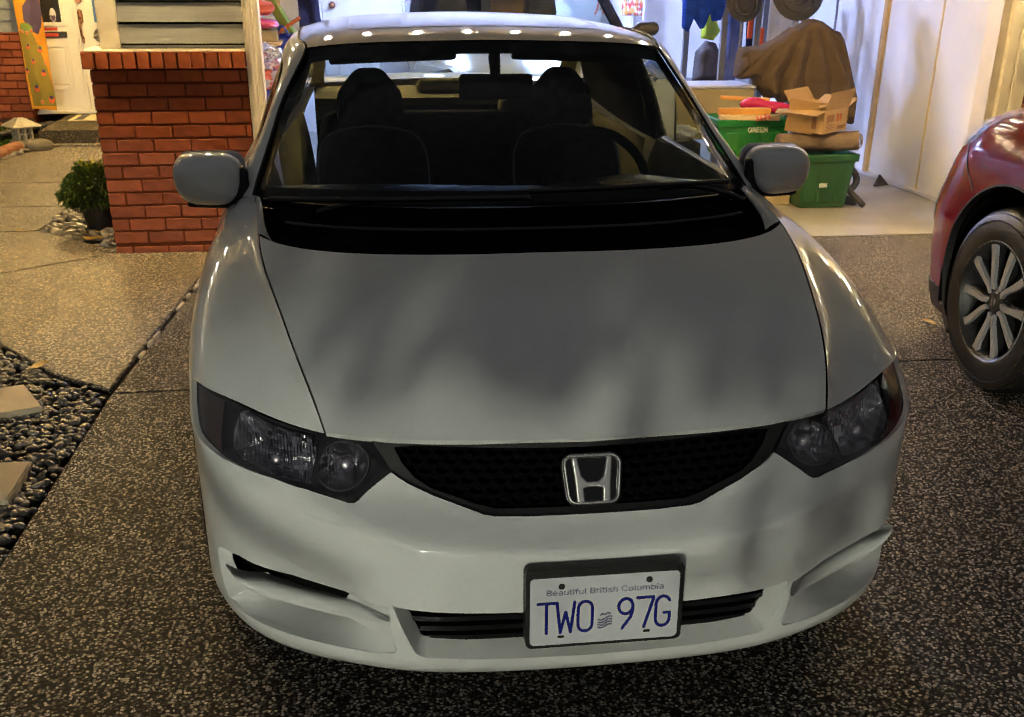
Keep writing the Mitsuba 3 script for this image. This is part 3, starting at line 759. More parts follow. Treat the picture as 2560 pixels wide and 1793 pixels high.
# upper inner belt and side glass
inn = [(x - .02, y, z - .005) for x, y, z in belt]
both('belt_trim', loft([belt, inn], 60, 3, smooth=False), 'm_black', 60)
gl_low = spline([(.782, 1.56, .935), (.792, 1.9, .942), (.790, 2.4, .952), (.772, 2.9, .968), (.742, 3.30, .988)], 40)
gl_up = spline([(.760, 1.60, .985), (.690, 1.885, 1.170), (.668, 2.08, 1.262), (.672, 2.45, 1.285), (.668, 2.8, 1.278), (.640, 3.22, 1.225)], 40)
both('side_window', grid(np.stack([gl_low, (gl_low + gl_up) / 2 + [.012, 0, 0], gl_up], 1)), 'm_glass', 60)
sail = grid(np.stack([spline([(.800, 1.42, .925), (.792, 1.60, .936)], 8), spline([(.778, 1.47, .955), (.765, 1.62, .985)], 8)], 1))
both('mirror_sail', sail, 'm_black', 60)
both('b_pillar', tube([(.762, 2.52, .96), (.715, 2.56, 1.12), (.655, 2.60, 1.27)], [.03, .03, .025], 8), 'm_black', 60)
# C-pillar down to the deck, rear window, boot
c0 = [(.622, 3.38, 1.205), (.640, 3.55, 1.12), (.66, 3.75, 1.065), (.67, 3.95, 1.045)]
c1 = [(.552, 3.34, 1.293), (.565, 3.55, 1.20), (.58, 3.80, 1.11), (.585, 4.02, 1.055)]
cpil = loft([c0, [(.612, 3.37, 1.252), (.62, 3.56, 1.165), (.64, 3.79, 1.09), (.655, 3.98, 1.05)], c1], 20, 8)
if (cpil.face_normals[:, 0] * cpil.area_faces).sum() < 0: cpil.faces = cpil.faces[:, ::-1]
both('rear_pillar', cpil, 'm_paint', 60)
rw = loft([[(-x, y, z) for x, y, z in c1], [(0, 3.32, 1.358), (0, 3.58, 1.255), (0, 3.86, 1.135), (0, 4.08, 1.062)], c1], 20, 30)
cp('rear_window', rw, 'm_glass', 60)
boot = loft([[(-.67, 3.95, 1.044), (-.64, 4.2, 1.04), (-.58, 4.42, 1.025), (-.6, 4.5, .75), (-.6, 4.48, .35)], [(0, 4.08, 1.060), (0, 4.25, 1.058), (0, 4.46, 1.045), (0, 4.55, .75), (0, 4.53, .35)], [(.67, 3.95, 1.044), (.64, 4.2, 1.04), (.58, 4.42, 1.025), (.6, 4.5, .75), (.6, 4.48, .35)]], 40, 30)
cp('boot_lid', boot, 'm_paint', 60)

# cowl between bonnet and windshield, with a lit lip, and wipers
co_f = np.vstack([(spline(rear, 30) * [-1, 1]), spline(rear, 30)[::-1][1:]])
co_f = np.column_stack([co_f, hood_surf(co_f[:, 0], co_f[:, 1])[:, 2] - .022])
co_b = spline([tuple(p) for p in ws_b[::4]], len(co_f)) + [0, .01, -.012]
lipv = co_f * .42 + co_b * .58 + [0, 0, -.004]
cowl = np.stack([co_f + [0, -.02, -.01], co_f + [0, .02, -.004], co_f * .6 + co_b * .4 + [0, 0, -.014], lipv - [0, .004, .010], lipv, lipv + [0, .02, -.006], co_b], 1)
cp('cowl', grid(cowl, flip=True), 'm_cowl', 40)
cp('cowl_seal', tube(lipv[5:-5] + [0, 0, .003], .0065, 8), 'm_black_gloss', 60)
# painted corners between wing and windshield
crn = [(.703, 1.014, .9335), (.710, 1.12, .944), (.7175, 1.238, .9535), (.738, 1.43, .959)]
crn_in = [(.668, 1.03, .906), (.690, 1.13, .922), (.706, 1.25, .934), (.728, 1.41, .950)]
both('corner_trim', loft([crn_in, [(x - .012, y + .004, z - .005) for x, y, z in crn], crn], 24, 8), 'm_paint', 60)
_we = np.asarray(wing.vertices).reshape(60, 60, 3)[-1]
_we = _we[_we[:, 2] > .885]
_wt = spline([(.738, 1.43, .9585), (.766, 1.452, .950), (.796, 1.475, .932), (.815, 1.49, .905)], len(_we))
both('corner_trim', grid(np.stack([_we, _we * .5 + _wt * .5 + [0, 0, .002], _wt], 1)), 'm_paint', 60)
def on_ws(pts, lift=.012):
    p = np.array(pts, float); return ws_point(p[:, 0], p[:, 1]) + [0, -lift * .4, lift]
for arm, bl in (([(-.55, 1.16, .955), (-.50, 1.14, .972), (-.40, 1.125, .990)], [(-.68, 1.215, .985), (-.45, 1.115, .995), (-.15, 1.085, .998), (.02, 1.083, .997)]),
                ([(.66, 1.21, .955), (.58, 1.20, .985), (.40, 1.15, 1.005)], [(.62, 1.235, 1.005), (.42, 1.155, 1.012), (.2, 1.118, 1.012), (.02, 1.108, 1.010)])):
    k = cp('wiper', tube(spline(bl, 30), .0075, 8), 'm_black_gloss', 60)
    add(k + '__arm', tube(spline(arm, 12), .009, 8), 'm_black_gloss', 60)

# door mirrors
def mirror_housing():
    n = 48
    th = np.linspace(0, 2 * np.pi, n, endpoint=False)
    e = 2 / 3.2
    ux, uz = np.sign(np.cos(th)) * np.abs(np.cos(th)) ** e, np.sign(np.sin(th)) * np.abs(np.sin(th)) ** e
    rings = []
    for y, k, dx in ((.080, .90, 0), (.07, .985, 0), (.04, 1.0, 0), (.0, .97, 0), (-.03, .88, .002), (-.05, .72, .004), (-.062, .50, .006), (-.068, .22, .008), (-.0685, .01, .008)):
        zz = uz * .074 * k
        xx = ux * (.103 - .012 * np.clip(-uz, 0, 1)) * k
        rings.append(np.stack([xx + dx, np.full(n, y) + .02 * ux * k, zz + .012 * ux * k * (zz > 0) * 0], -1))
    m = grid(np.array(rings), closed_v=True)
    if (m.face_normals[:, 1] * m.area_faces).sum() < 0: pass
    return m
mh = moved(mirror_housing(), (.874, 1.50, .990))
mh.fix_normals()
mk = both('door_mirror', mh, 'm_paint', 60)
for k, s_ in zip(mk, (1, -1)):
    f = (lambda m: m) if s_ == 1 else mirror
    add(k + '__foot', f(hull([((.772, 1.475, .945), .020), ((.768, 1.485, 1.015), .014), ((.82, 1.49, .932), .020), ((.93, 1.51, .922), .010), ((.785, 1.54, 1.02), .012), ((.86, 1.51, .918), .010)])), 'm_black', 40)
    add(k + '__glass', f(moved(extrude(sa.scale(rr(.20, .125, .04), 1, 1), .004), (.868, 1.585, 1.0), rx=math.pi / 2)), 'm_chrome', 30)

# cabin
dash = loft([[(-.72, 1.30, .945), (-.3, 1.15, .955), (0, 1.12, .957), (.3, 1.15, .955), (.72, 1.30, .945)],
             [(-.72, 1.45, .955), (-.3, 1.35, .965), (0, 1.32, .965), (.3, 1.35, .970), (.72, 1.45, .955)],
             [(-.72, 1.60, .945), (-.3, 1.55, .955), (0, 1.52, .950), (.18, 1.53, .955), (.38, 1.55, .978), (.58, 1.57, .958), (.72, 1.60, .945)],
             [(-.72, 1.70, .86), (-.3, 1.66, .86), (0, 1.64, .86), (.3, 1.66, .92), (.72, 1.70, .86)],
             [(-.72, 1.62, .5), (-.3, 1.62, .5), (0, 1.62, .5), (.3, 1.62, .5), (.72, 1.62, .5)]], 60, 40)
cp('dashboard', dash, 'm_dash', 60)
sc_, sax, say_ = np.array([.345, 1.80, .90]), np.array([1, 0, 0.0]), np.array([0, .42, .907])
th = np.linspace(0, 2 * np.pi, 49)
rim_ = sc_ + .185 * (np.cos(th)[:, None] * sax + np.sin(th)[:, None] * say_)
swk = cp('steering_wheel', tube(rim_, .0155, 10), 'm_black_matte', 60)
add(swk + '__hub', cat([hull([(sc_ + np.array([-.05, -.02, .02]), .03), (sc_ + np.array([.05, -.02, .02]), .03), (sc_ + np.array([0, -.04, -.05]), .03)]), tube([sc_ + sax * -.18, sc_ + sax * .18], .014, 8), tube([sc_ + np.array([0, -.2, -.12]), sc_], .04, 8)]), 'm_black_matte', 60)
def seat(x):
    back = hull([((x - .17, 2.34, .58), .07), ((x + .17, 2.34, .58), .07), ((x - .155, 2.50, .935), .055), ((x + .155, 2.50, .935), .055), ((x - .185, 2.40, .72), .05), ((x + .185, 2.40, .72), .05), ((x - .11, 2.515, .965), .045), ((x + .11, 2.515, .965), .045)], 16)
    k = cp('seat', back, 'm_seat', 60)
    add(k + '__headrest', hull([((x - .085, 2.585, 1.045), .045), ((x + .085, 2.585, 1.045), .045), ((x - .020, 2.60, 1.155), .062), ((x + .020, 2.60, 1.155), .062), ((x - .060, 2.595, 1.105), .064), ((x + .060, 2.595, 1.105), .064)], 22), 'm_seat', 60)
    for s_ in (-1, 1):
        add(k + '__post', tube([(x + s_ * .05, 2.55, .97), (x + s_ * .05, 2.58, 1.06)], .008, 6), 'm_chrome', 60)
    add(k + '__cushion', hull([((x - .18, 2.28, .50), .07), ((x + .18, 2.28, .50), .07), ((x - .18, 1.90, .52), .07), ((x + .18, 1.90, .52), .07)], 12), 'm_seat', 60)
    pts = spline([(x - .215, 2.345, .70), (x - .205, 2.43, .90), (x - .165, 2.468, .985), (x - .10, 2.482, 1.008), (x + .10, 2.482, 1.008), (x + .165, 2.468, .985), (x + .205, 2.43, .90), (x + .215, 2.345, .70)], 60)
    add(k + '__piping', tube(pts, .0045, 6), 'm_seat_piping', 60)
seat(-.37); seat(.37)
rb = hull([((-.55, 3.05, .55), .09), ((.55, 3.05, .55), .09), ((-.52, 3.28, .93), .06), ((.52, 3.28, .93), .06)], 12)
k = cp('rear_bench', rb, 'm_seat', 60)
for x in (-.36, .36):
    add(k + '__headrest' + ('' if x < 0 else '_001'), hull([((x - .10, 3.32, 1.0), .045), ((x + .10, 3.32, 1.0), .045)], 12), 'm_beige', 60)
cp('parcel_shelf', box(-.60, .60, 3.40, 4.02, 1.0, 1.03), 'm_beige')
cp('brake_light', hull([((-.10, 3.62, 1.06), .034), ((.10, 3.62, 1.06), .034), ((-.08, 3.78, 1.055), .03), ((.08, 3.78, 1.055), .03)], 12), 'm_beige', 60)
both('rear_side_trim', loft([[(.735, 2.65, .94), (.70, 3.0, .96), (.655, 3.35, .985)], [(.72, 2.65, .75), (.66, 3.0, .78), (.62, 3.35, .80)], [(.70, 2.65, .45), (.64, 3.0, .45), (.62, 3.35, .45)]], 14, 10), 'm_beige', 60)
both('door_trim', loft([[(.768, 1.56, .925), (.778, 1.9, .930), (.775, 2.62, .940)], [(.735, 1.56, .84), (.740, 1.9, .84), (.740, 2.62, .84)], [(.72, 1.56, .35), (.72, 1.9, .35), (.72, 2.62, .35)]], 14, 10), 'm_beige', 60)
both('pillar_trim', loft([[(p[0] - .018, p[1] + .01, p[2] - .022) for p in WE], [(p[0] - .028, p[1] - .004, p[2] - .004) for p in WO]], 60, 4, smooth=False), 'm_headliner', 60)
both('rear_pillar_trim', loft([[(x - .03, y, z - .01) for x, y, z in c0], [(x - .02, y - .01, z - .03) for x, y, z in c1]], 12, 4, smooth=False), 'm_beige', 60)
both('quarter_trim', loft([[(.645, 2.60, 1.262), (.640, 3.0, 1.25), (.592, 3.36, 1.21)], [(.70, 2.58, 1.12), (.685, 3.0, 1.12), (.63, 3.42, 1.11)], [(.752, 2.52, .95), (.725, 3.0, .965), (.66, 3.46, 1.03)]], 14, 8), 'm_headliner', 60)
hl = loft([[(-x, y + .02, z - .03) for x, y, z in r3], [(0, y + .02, z - .035) for _, y, z in r0], [(x, y + .02, z - .03) for x, y, z in r3]], 30, 14)
cp('headliner', hl, 'm_headliner', 60)
for s_ in (-1, 1):
    cp('sun_visor', hull([((s_ * .10, 1.945, 1.325), .010), ((s_ * .50, 1.99, 1.305), .010), ((s_ * .10, 1.99, 1.292), .008), ((s_ * .50, 2.03, 1.276), .008)]), 'm_black_matte', 40)
k = cp('rear_view_mirror', rbox(-.09, .155, 1.91, 1.935, 1.165, 1.245, .026), 'm_black_matte', 50)
add(k + '__stalk', hull([((.03, 1.92, 1.24), .016), ((.02, 1.87, 1.30), .02)]), 'm_black_matte', 50)
# underside and wheels
cp('underbody', cat([box(-.60, .60, .36, 4.3, .19, .30), box(-.55, .55, .36, 1.2, .30, .60), box(-.78, .78, 1.35, 3.2, .2, .45), box(-.6, .6, 3.4, 4.4, .3, .94)]), 'm_under')  # plain dark boxes, placed to block light under the body
def wheel_mesh(R=.315, w=.20, rr_=.215):
    tyre = lathe([(rr_, -w / 2 + .01), (rr_ + .02, -w / 2), (R - .03, -w / 2), (R - .006, -w / 2 + .02), (R, -w / 2 + .05), (R, w / 2 - .05), (R - .006, w / 2 - .02), (R - .03, w / 2), (rr_ + .02, w / 2), (rr_, w / 2 - .01)], 48, 'x')
    rim = cat([lathe([(.0, -.03), (.05, -.02), (rr_ - .03, -.05), (rr_, -w / 2 + .012)], 40, 'x')])
    return tyre, rim
ty, ri = wheel_mesh()
for y in (.90, 3.55):
    for s_ in (-1, 1):
        f = (lambda m: m) if s_ == -1 else mirror
        k = cp('wheel', moved(f(ty), (s_ * .765, y, .315)), 'm_rubber', 40)
        add(k + '__rim', moved(f(ri), (s_ * .765, y, .315)), 'm_alloy', 40)
# ------------------------------------------------------------------ ground
def slab(poly, z0, z1, r=.004):
    m = extrude(sg.Polygon(poly).buffer(0), z1 - z0 - r)
    top = sg.Polygon(poly).buffer(-r)
    m.apply_translation((0, 0, z0))
    t = extrude(top, r); t.apply_translation((0, 0, z1 - r))
    return cat([m, t])
structure('ground', box(-60, 60, -60, 60, -.6, -.115), 'm_soil', 'dark ground under the paving', cat=None)
labels['driveway'] = {'label': 'wet exposed aggregate driveway in front of the garage', 'kind': 'structure'}
add('driveway__slab', slab([(-1.66, -14), (5.4, -14), (5.4, 2.462), (-1.463, 2.478), (-1.515, 1.0), (-1.56, -.5)], -.11, 0), 'm_driveway', False)
add('driveway__slab', slab([(-1.459, 2.492), (5.4, 2.475), (5.4, 4.965), (-1.252, 4.965)], -.11, 0), 'm_driveway', False)
add('driveway__joint', box(-1.6, 5.4, 2.40, 2.53, -.1, -.012), 'm_joint', False)
labels['front_path'] = {'label': 'damp speckled concrete path leading to the front door', 'kind': 'structure'}
for poly in ([(-1.478, 2.508), (-1.272, 4.955), (-1.87, 4.965), (-2.43, 4.525), (-2.95, 4.11), (-2.70, 3.95), (-2.08, 3.20), (-1.75, 2.74)],
             [(-1.885, 4.975), (-2.44, 4.537), (-2.96, 4.12), (-5.5, 4.12), (-5.5, 5.55), (-2.73, 5.665), (-2.485, 5.68), (-1.9, 5.06)],
             [(-5.5, 5.57), (-2.73, 5.685), (-2.50, 5.70), (-2.43, 6.525), (-5.5, 6.61)],
             [(-5.5, 6.625), (-2.43, 6.54), (-2.36, 7.56), (-5.5, 7.67)],
             [(-3.62, 7.62), (-2.36, 7.575), (-1.2, 7.575), (-1.2, 9.70), (-3.62, 9.70)]):
    add('front_path__slab', slab(poly, -.1, .012), 'm_path', False)
add('front_path__joint', slab([(-1.43, 2.45), (-1.2, 4.97), (-1.9, 5.0), (-2.3, 7.6), (-5.4, 7.6), (-5.4, 4.1), (-3, 4.05), (-2.05, 3.15), (-1.7, 2.70)], -.09, -.006), 'm_joint', False)
# worn strip between path and driveway: short pale pieces left of it
rg = np.random.default_rng(5)
yy = 2.78
while yy < 4.5:
    L = rg.uniform(.04, .16)
    if rg.random() < .75:
        x0 = -1.459 + (yy - 2.49) * .0845 - .004
        m = rbox(-.009, .009, 0, L, -.02, .011 + rg.uniform(-.004, .004), .004, 6)
        k = add('front_path__strip_piece', moved(m, (x0, yy, 0), rz=-.084 + rg.normal() * .03), 'm_chip', 20)
    yy += L + rg.uniform(.004, .05)
structure('porch', slab([(-3.42, 9.72), (-1.2, 9.72), (-1.2, 11.3), (-3.42, 11.3)], 0, .15, .008), 'm_step', 'raised concrete porch slab at the front door')
add('porch__kerb', slab([(-3.3, 9.60), (-1.2, 9.60), (-1.2, 9.72), (-3.3, 9.72)], 0, .03, .008), 'm_path', False)

# pebble beds
def pebbles(key, poly, n, r0, r1, label, z0=-.02, mats=(0, 0, 1, 2, 2, 3), seed=1, avoid=()):
    rg = np.random.default_rng(seed)
    P = sg.Polygon(poly)
    inn = P.buffer(-r1 * .25)
    x0, y0, x1, y1 = P.bounds
    base = trimesh.creation.icosphere(2 if r1 > .02 else 1, 1.0)
    V0, F0 = np.asarray(base.vertices), np.asarray(base.faces)
    groups = {}
    placed = 0
    while placed < n:
        x, y = rg.uniform(x0, x1), rg.uniform(y0, y1)
        if not inn.contains(sg.Point(x, y)) or any(a.contains(sg.Point(x, y)) for a in avoid): continue
        s = rg.uniform(r0, r1) * np.array([rg.uniform(.9, 1.35), rg.uniform(.7, 1.0), rg.uniform(.42, .65)])
        q = trimesh.transformations.random_rotation_matrix(rg.random(3))[:3, :3]
        tilt = trimesh.transformations.euler_matrix(rg.normal() * .28, rg.normal() * .28, rg.uniform(0, 6.28))[:3, :3]
        v = V0 * (1 + .10 * np.sin(V0 @ q[0] * 2.1 + rg.uniform(0, 6)))[:, None]
        v = (v * s) @ tilt.T + [x, y, z0 + rg.uniform(0, max(r1 * .9, .02))]
        groups.setdefault(mats[rg.integers(len(mats))], []).append(v)
        placed += 1
    for mi_, vs in groups.items():
        nv = len(V0)
        v = np.vstack(vs); f = (F0[None] + (np.arange(len(vs)) * nv)[:, None, None]).reshape(-1, 3)
        scene['%s__%03d' % (key, mi_ + 1)] = mikit.ply(trimesh.Trimesh(v, f, process=False), PEB[mi_], smooth=True)
    labels[key] = {'label': label, 'kind': 'stuff', 'category': 'pebbles'}
bed = [(-1.478, 2.44), (-1.75, 2.715), (-2.08, 3.175), (-2.70, 3.92), (-3.6, 3.92), (-3.6, -.6), (-1.57, -.6), (-1.525, 1.0)]
structure('bed_soil', slab(bed, -.1, -.03), 'm_soil', 'dark soil under the pebbles')
pav = [[(-1.683, 2.281), (-1.814, 2.555), (-2.07, 2.46), (-1.95, 2.165)], [(-1.59, 1.742), (-1.59, 1.435), (-1.90, 1.43), (-1.90, 1.748)]]
bedv = sg.Polygon(bed).intersection(sg.box(-2.75, .35, 0, 5)).exterior.coords[:]
pebbles('pebble_bed', bedv, 7000, .0125, .0225, 'bed of smooth dark wet pebbles left of the driveway', -.016, mats=(0, 0, 1, 2, 2, 3), avoid=[sg.Polygon(p).buffer(-.02) for p in pav])
for i, p in enumerate(pav):
    k = thing('stepping_stone', ['square tan stepping stone further from the camera, among dark pebbles', 'square tan stepping stone nearer the camera, among dark pebbles'][i], 'stepping stone', 'stepping stones in the pebble bed')
    m = slab(p, -.03, .030, .005)
    scene[k] = mikit.ply(m, 'm_paver', smooth=False)
pbed = [(-2.49, 5.69), (-2.435, 6.52), (-2.36, 7.5), (-1.9, 7.5), (-1.9, 5.085)]
structure('bed_soil', slab(pbed, -.09, -.03), 'm_soil', 'dark soil beside the brick wall')
pebbles('pebble_patch', pbed, 620, .020, .045, 'small patch of grey pebbles around the plant pot', -.02, (1, 2, 3, 3, 4, 4), 3)

# fallen leaves
def leaf_mesh(L, W, seed):
    r = np.random.default_rng(seed)
    u = np.linspace(0, 1, 9); w = W * np.sin(np.pi * u ** .8) * .5 + .001
    P = np.stack([np.stack([u * L, -w, .006 * np.sin(u * 5 + seed) + .004], 1), np.stack([u * L, 0 * u, .002 + 0 * u], 1), np.stack([u * L, w, .008 * np.cos(u * 4 + seed) + .004], 1)], 1)
    return grid(P)
for i, (x, y, z, L, W, a, lab) in enumerate([(-2.63, 5.67, .014, .10, .05, .1, 'yellow leaf lying on the path joint far left'), (-2.02, 5.30, .03, .16, .09, 2.6, 'large yellow-brown leaf on the pebbles below the pot'), (-2.17, 5.46, .03, .10, .05, .4, 'small orange leaf on the pebbles in front of the pot'),
                                               (-1.86, 2.80, .02, .09, .05, .6, 'pale orange leaf on the dark pebbles near the path edge'), (2.33, 2.98, .004, .09, .05, 1.9, 'pale yellow leaf on the driveway beside the red car'), (-.99, 1.42, .006, .07, .008, .25, 'thin straw on the driveway left of the white coupe')]):
    k = thing('fallen_leaf', lab, 'leaf')
    scene[k] = mikit.ply(moved(leaf_mesh(L, W, i), (x, y, z), rz=a), 'm_dead_leaf' if i != 5 else 'm_chip', smooth=60)

# ------------------------------------------------------------------ house front: brick pier with siding over it
def brick(L, W, H, seed):
    """A brick with worn, slightly uneven edges."""
    r = np.random.default_rng(seed)
    c = .004
    m = m3.Manifold.batch_hull([m3.Manifold.cube((L - 2 * c, W, H - 2 * c), True), m3.Manifold.cube((L, W - 2 * c, H - 2 * c), True), m3.Manifold.cube((L - 2 * c, W - 2 * c, H), True)])
    m = tm(m)
    v = np.asarray(m.vertices)
    m.vertices = v + r.normal(size=v.shape) * .0011
    return m
_BC = {}
def brick_ply(L, W, H, var, mi_):
    key = (round(L, 3), W, H, var, mi_)
    if key not in _BC: _BC[key] = mikit.ply(brick(L, W, H, var), BR[mi_], smooth=False)
    return _BC[key]
def put_brick(holder, x, y, z, L, W, H, rg, rz=0):
    k, i = holder + '__brick', 0
    n = len([1 for s in scene if s.startswith(holder + '__brick')])
    key = k if n == 0 else '%s_%03d' % (k, n)
    b = dict(brick_ply(L, W, H, int(rg.integers(4)), int(rg.integers(3))))
    b['to_world'] = T().translate([x, y + rg.uniform(-.002, .002), z]).rotate([0, 0, 1], math.degrees(rz) + rg.normal() * .35)
    scene[key] = b
H_, PITCH_ = .0655, .0755
def brick_face(holder, x0, x1, yf, ztop, n, seed, joint_first):
    """Courses of running bond on a wall that faces the street; joint_first: x of a joint in the first course."""
    rg = np.random.default_rng(seed)
    for c in range(n):
        z = ztop - PITCH_ * (c + .5)
        off = joint_first + (0 if c % 2 == 0 else .1045) + rg.normal() * .003
        xs = [x0] + [v for v in np.arange(off - 40 * .2085, x1, .2085) if x0 + .03 < v < x1 - .03] + [x1]
        for a, b in zip(xs[:-1], xs[1:]):
            h = H_ if z - H_ / 2 > .004 else H_ + 2 * (z - H_ / 2 - .004)
            if h < .02: continue
            put_brick(holder, (a + b) / 2, yf + .05, z if h == H_ else .004 + h / 2, b - a - .0075, .10, round(h, 4), rg)
W = thing('brick_pier', 'red brick pier with a soldier-course cap left of the white coupe', 'brick wall')
add(W + '__mortar', box(-1.872, -1.014, 4.978, 5.37, 0, 1.03), 'm_mortar', False)
brick_face(W, -1.882, -1.012, 4.970, 1.045, 14, 4, -1.679)
rg = np.random.default_rng(9)
for c in range(14):     # side that faces the path
    z = 1.045 - PITCH_ * (c + .5)
    for j in range(2):
        n = len([1 for s in scene if s.startswith(W + '__brick')])
        b = dict(brick_ply(.19, .05, H_ if c < 13 else .055, j, int(rg.integers(3))))
        b['to_world'] = T().translate([-1.858, 5.175 + j * .2, max(z, .032)]).rotate([0, 0, 1], 90)
        scene['%s__brick_%03d' % (W, n)] = b
xs = np.linspace(-1.905, -1.012, 13)
for a, b_ in zip(xs[:-1], xs[1:]):
    put_brick(W, (a + b_) / 2, 4.900 + .10, 1.0935, b_ - a - .007, .20, .090, rg)
for j in range(3):
    put_brick(W, -1.86, 5.15 + .078 * j, 1.0935, .09, .07, .090, rg)
add(W + '__ledge', rbox(-1.90, -1.012, 4.905, 5.36, 1.136, 1.146, .003, 6), 'm_white_wood', 30)
S = thing('siding_wall', 'grey horizontal lap siding over the brick pier, with a white corner board', 'wall')
add(S + '__lap_shade_backing', box(-1.80, -1.014, 5.075, 5.135, 1.147, 2.6), 'm_under', False)  # near-black backing that paints the shade below each lap
z = 1.147
def plank(z0, z1, x0, x1, y):
    v = np.array([[x0, y + .012, z1], [x1, y + .012, z1], [x1, y + .03, z1], [x0, y + .03, z1], [x0, y - .012, z0], [x1, y - .012, z0], [x1, y + .03, z0], [x0, y + .03, z0],
                  [x0, y - .010, z0 - .002], [x1, y - .010, z0 - .002]])
    f = [[0, 4, 5], [0, 5, 1], [4, 8, 9], [4, 9, 5], [8, 7, 6], [8, 6, 9], [0, 1, 2], [0, 2, 3], [0, 3, 7], [0, 7, 4], [4, 7, 8], [1, 5, 6], [1, 6, 2], [5, 9, 6]]
    return trimesh.Trimesh(v, f, process=False)
edges = [1.149, 1.1625, 1.275, 1.387, 1.499, 1.611, 1.723, 1.835, 1.947, 2.059, 2.171, 2.283, 2.395, 2.507]
for i, z0 in enumerate(edges[:-1]):
    z1 = edges[i + 1]
    if i == 0:
        add(S + '__plank', box(-1.705, -1.014, 5.06, 5.08, 1.147, 1.163), 'm_siding', False); continue
    add(S + '__plank', plank(z0 + .012, z1 - .001, -1.708, -1.014, 5.055), 'm_siding', False)
add(S + '__corner_board', rbox(-1.812, -1.705, 5.025, 5.09, 1.147, 2.6, .004, 6), 'm_white_wood', 30)
add(S + '__side_board', box(-1.812, -1.802, 5.09, 5.36, 1.147, 2.6), 'm_white_wood', False)
# garage opening
J = thing('garage_door_frame', 'white timber frame around the open garage doorway', 'door frame')
for x0, x1, x2 in ((-1.010, -.955, -.925), (3.765, 3.60, 3.545)):
    a, b_ = sorted((x0, x1)); c0, c1 = sorted((x1, x2))
    k = add(J + '__post', rbox(a, b_, 4.935, 5.14, 0, 2.2, .004, 6), 'm_white_wood', 30)
    add(k + '__stop', rbox(c0, c1, 4.972, 5.14, 0, 2.2, .003, 6), 'm_white_wood', 30)
    add(k + '__edge', rbox((a + b_) / 2 - .010, (a + b_) / 2 + .010, 4.925, 4.94, 0, 2.2, .003, 6), 'm_white_wood', 30)
add(J + '__canopy', rbox(-1.3, 4.1, 4.56, 4.93, 2.17, 2.21, .004, 6), 'm_white_wood', 30)
add(J + '__header', rbox(-1.01, 3.765, 4.93, 5.16, 2.2, 2.45, .005, 6), 'm_white_wood', 30)
W2 = thing('brick_pier', 'red brick pier right of the garage doorway, mostly behind the red car', 'brick wall')
add(W2 + '__mortar', box(3.775, 5.0, 4.978, 5.37, 0, 1.03), 'm_mortar', False)
brick_face(W2, 3.768, 5.0, 4.970, 1.045, 14, 14, 3.90)
for a in np.arange(3.768, 4.99, .0745):
    put_brick(W2, a + .037, 5.00, 1.0935, .0665, .20, .090, rg)
S2 = thing('siding_wall', 'grey lap siding above the right brick pier', 'wall')
add(S2 + '__lap_shade_backing', box(3.77, 5.0, 5.075, 5.36, 1.139, 2.6), 'm_under', False)  # black sheet showing in the gaps as lap shade
for i in range(13):
    add(S2 + '__plank', plank(1.15 + i * .112, 1.15 + i * .112 + .09, 3.87, 5.0, 5.055), 'm_siding', False)
add(S2 + '__corner_board', rbox(3.768, 3.87, 5.025, 5.09, 1.139, 2.6, .004, 6), 'm_white_wood', 30)
# upper wall, soffit and eave with its gutter: above the frame, seen only as reflections
U = thing('upper_wall', 'pale wall above the garage doorway', 'wall')
scene[U] = mikit.ply(box(-6, 9, 5.1, 5.4, 2.46, 5.6), 'm_siding')
E_ = thing('eave', 'white eave soffit over the garage doorway', 'eave')
scene[E_] = mikit.ply(cat([box(-6, 9, 4.25, 5.1, 2.66, 2.70), box(-6, 9, 4.20, 4.25, 2.56, 2.72)]), 'm_white_wood')

# ------------------------------------------------------------------ garage room
structure('garage_floor', cat([slab([(-1.75, 4.972), (3.92, 4.972), (3.92, 10.7), (-1.75, 10.7)], -.1, .004)]), 'm_garage_floor', 'smooth pale concrete garage floor')
G = thing('garage_wall', 'white drywall right side wall of the garage with seam battens', 'wall')
add(G + '__panel', box(3.90, 4.0, 5.37, 6.375, .03, 2.6), 'm_drywall', False)
add(G + '__panel', box(3.902, 4.0, 6.385, 7.26, .03, 2.6), 'm_drywall', False)
add(G + '__panel', box(3.90, 4.0, 7.31, 8.29, .03, 2.6), 'm_drywall', False)
add(G + '__panel', box(3.896, 4.0, 8.31, 10.6, .03, 2.6), 'm_drywall', False)
add(G + '__batten', rbox(3.872, 3.92, 7.255, 7.315, .03, 2.6, .004, 6), 'm_bare_wood', 30)
add(G + '__batten', rbox(3.893, 3.92, 6.368, 6.390, .03, 2.6, .003, 6), 'm_cream', 30)
add(G + '__batten', rbox(3.888, 3.92, 8.287, 8.312, .03, 2.6, .003, 6), 'm_steel', 30)
add(G + '__base_board', rbox(3.885, 3.92, 5.38, 10.6, .004, .035, .004, 6), 'm_plastic_white', 30)
add(G + '__stub', box(3.62, 4.0, 5.14, 5.365, .004, 2.6), 'm_drywall', False)
GB = thing('garage_wall', 'white back wall of the garage with a panelled door', 'wall')
scene[GB] = mikit.ply(cat([box(-1.75, -.80, 10.6, 10.7, 0, 2.6), box(.25, 4.0, 10.6, 10.7, 0, 2.6), box(-.80, .25, 10.6, 10.7, 2.25, 2.6)]), 'm_drywall')
GL = thing('garage_wall', 'left side wall of the garage behind the brick pier', 'wall')
scene[GL] = mikit.ply(cat([box(-1.80, -1.70, 5.37, 10.6, 0, 2.6), box(-1.70, -1.03, 5.14, 5.36, 0, 2.6)]), 'm_drywall')
GC = thing('garage_ceiling', 'white garage ceiling', 'ceiling')
scene[GC] = mikit.ply(box(-1.8, 4.0, 5.16, 10.7, 2.6, 2.66), 'm_ceiling')
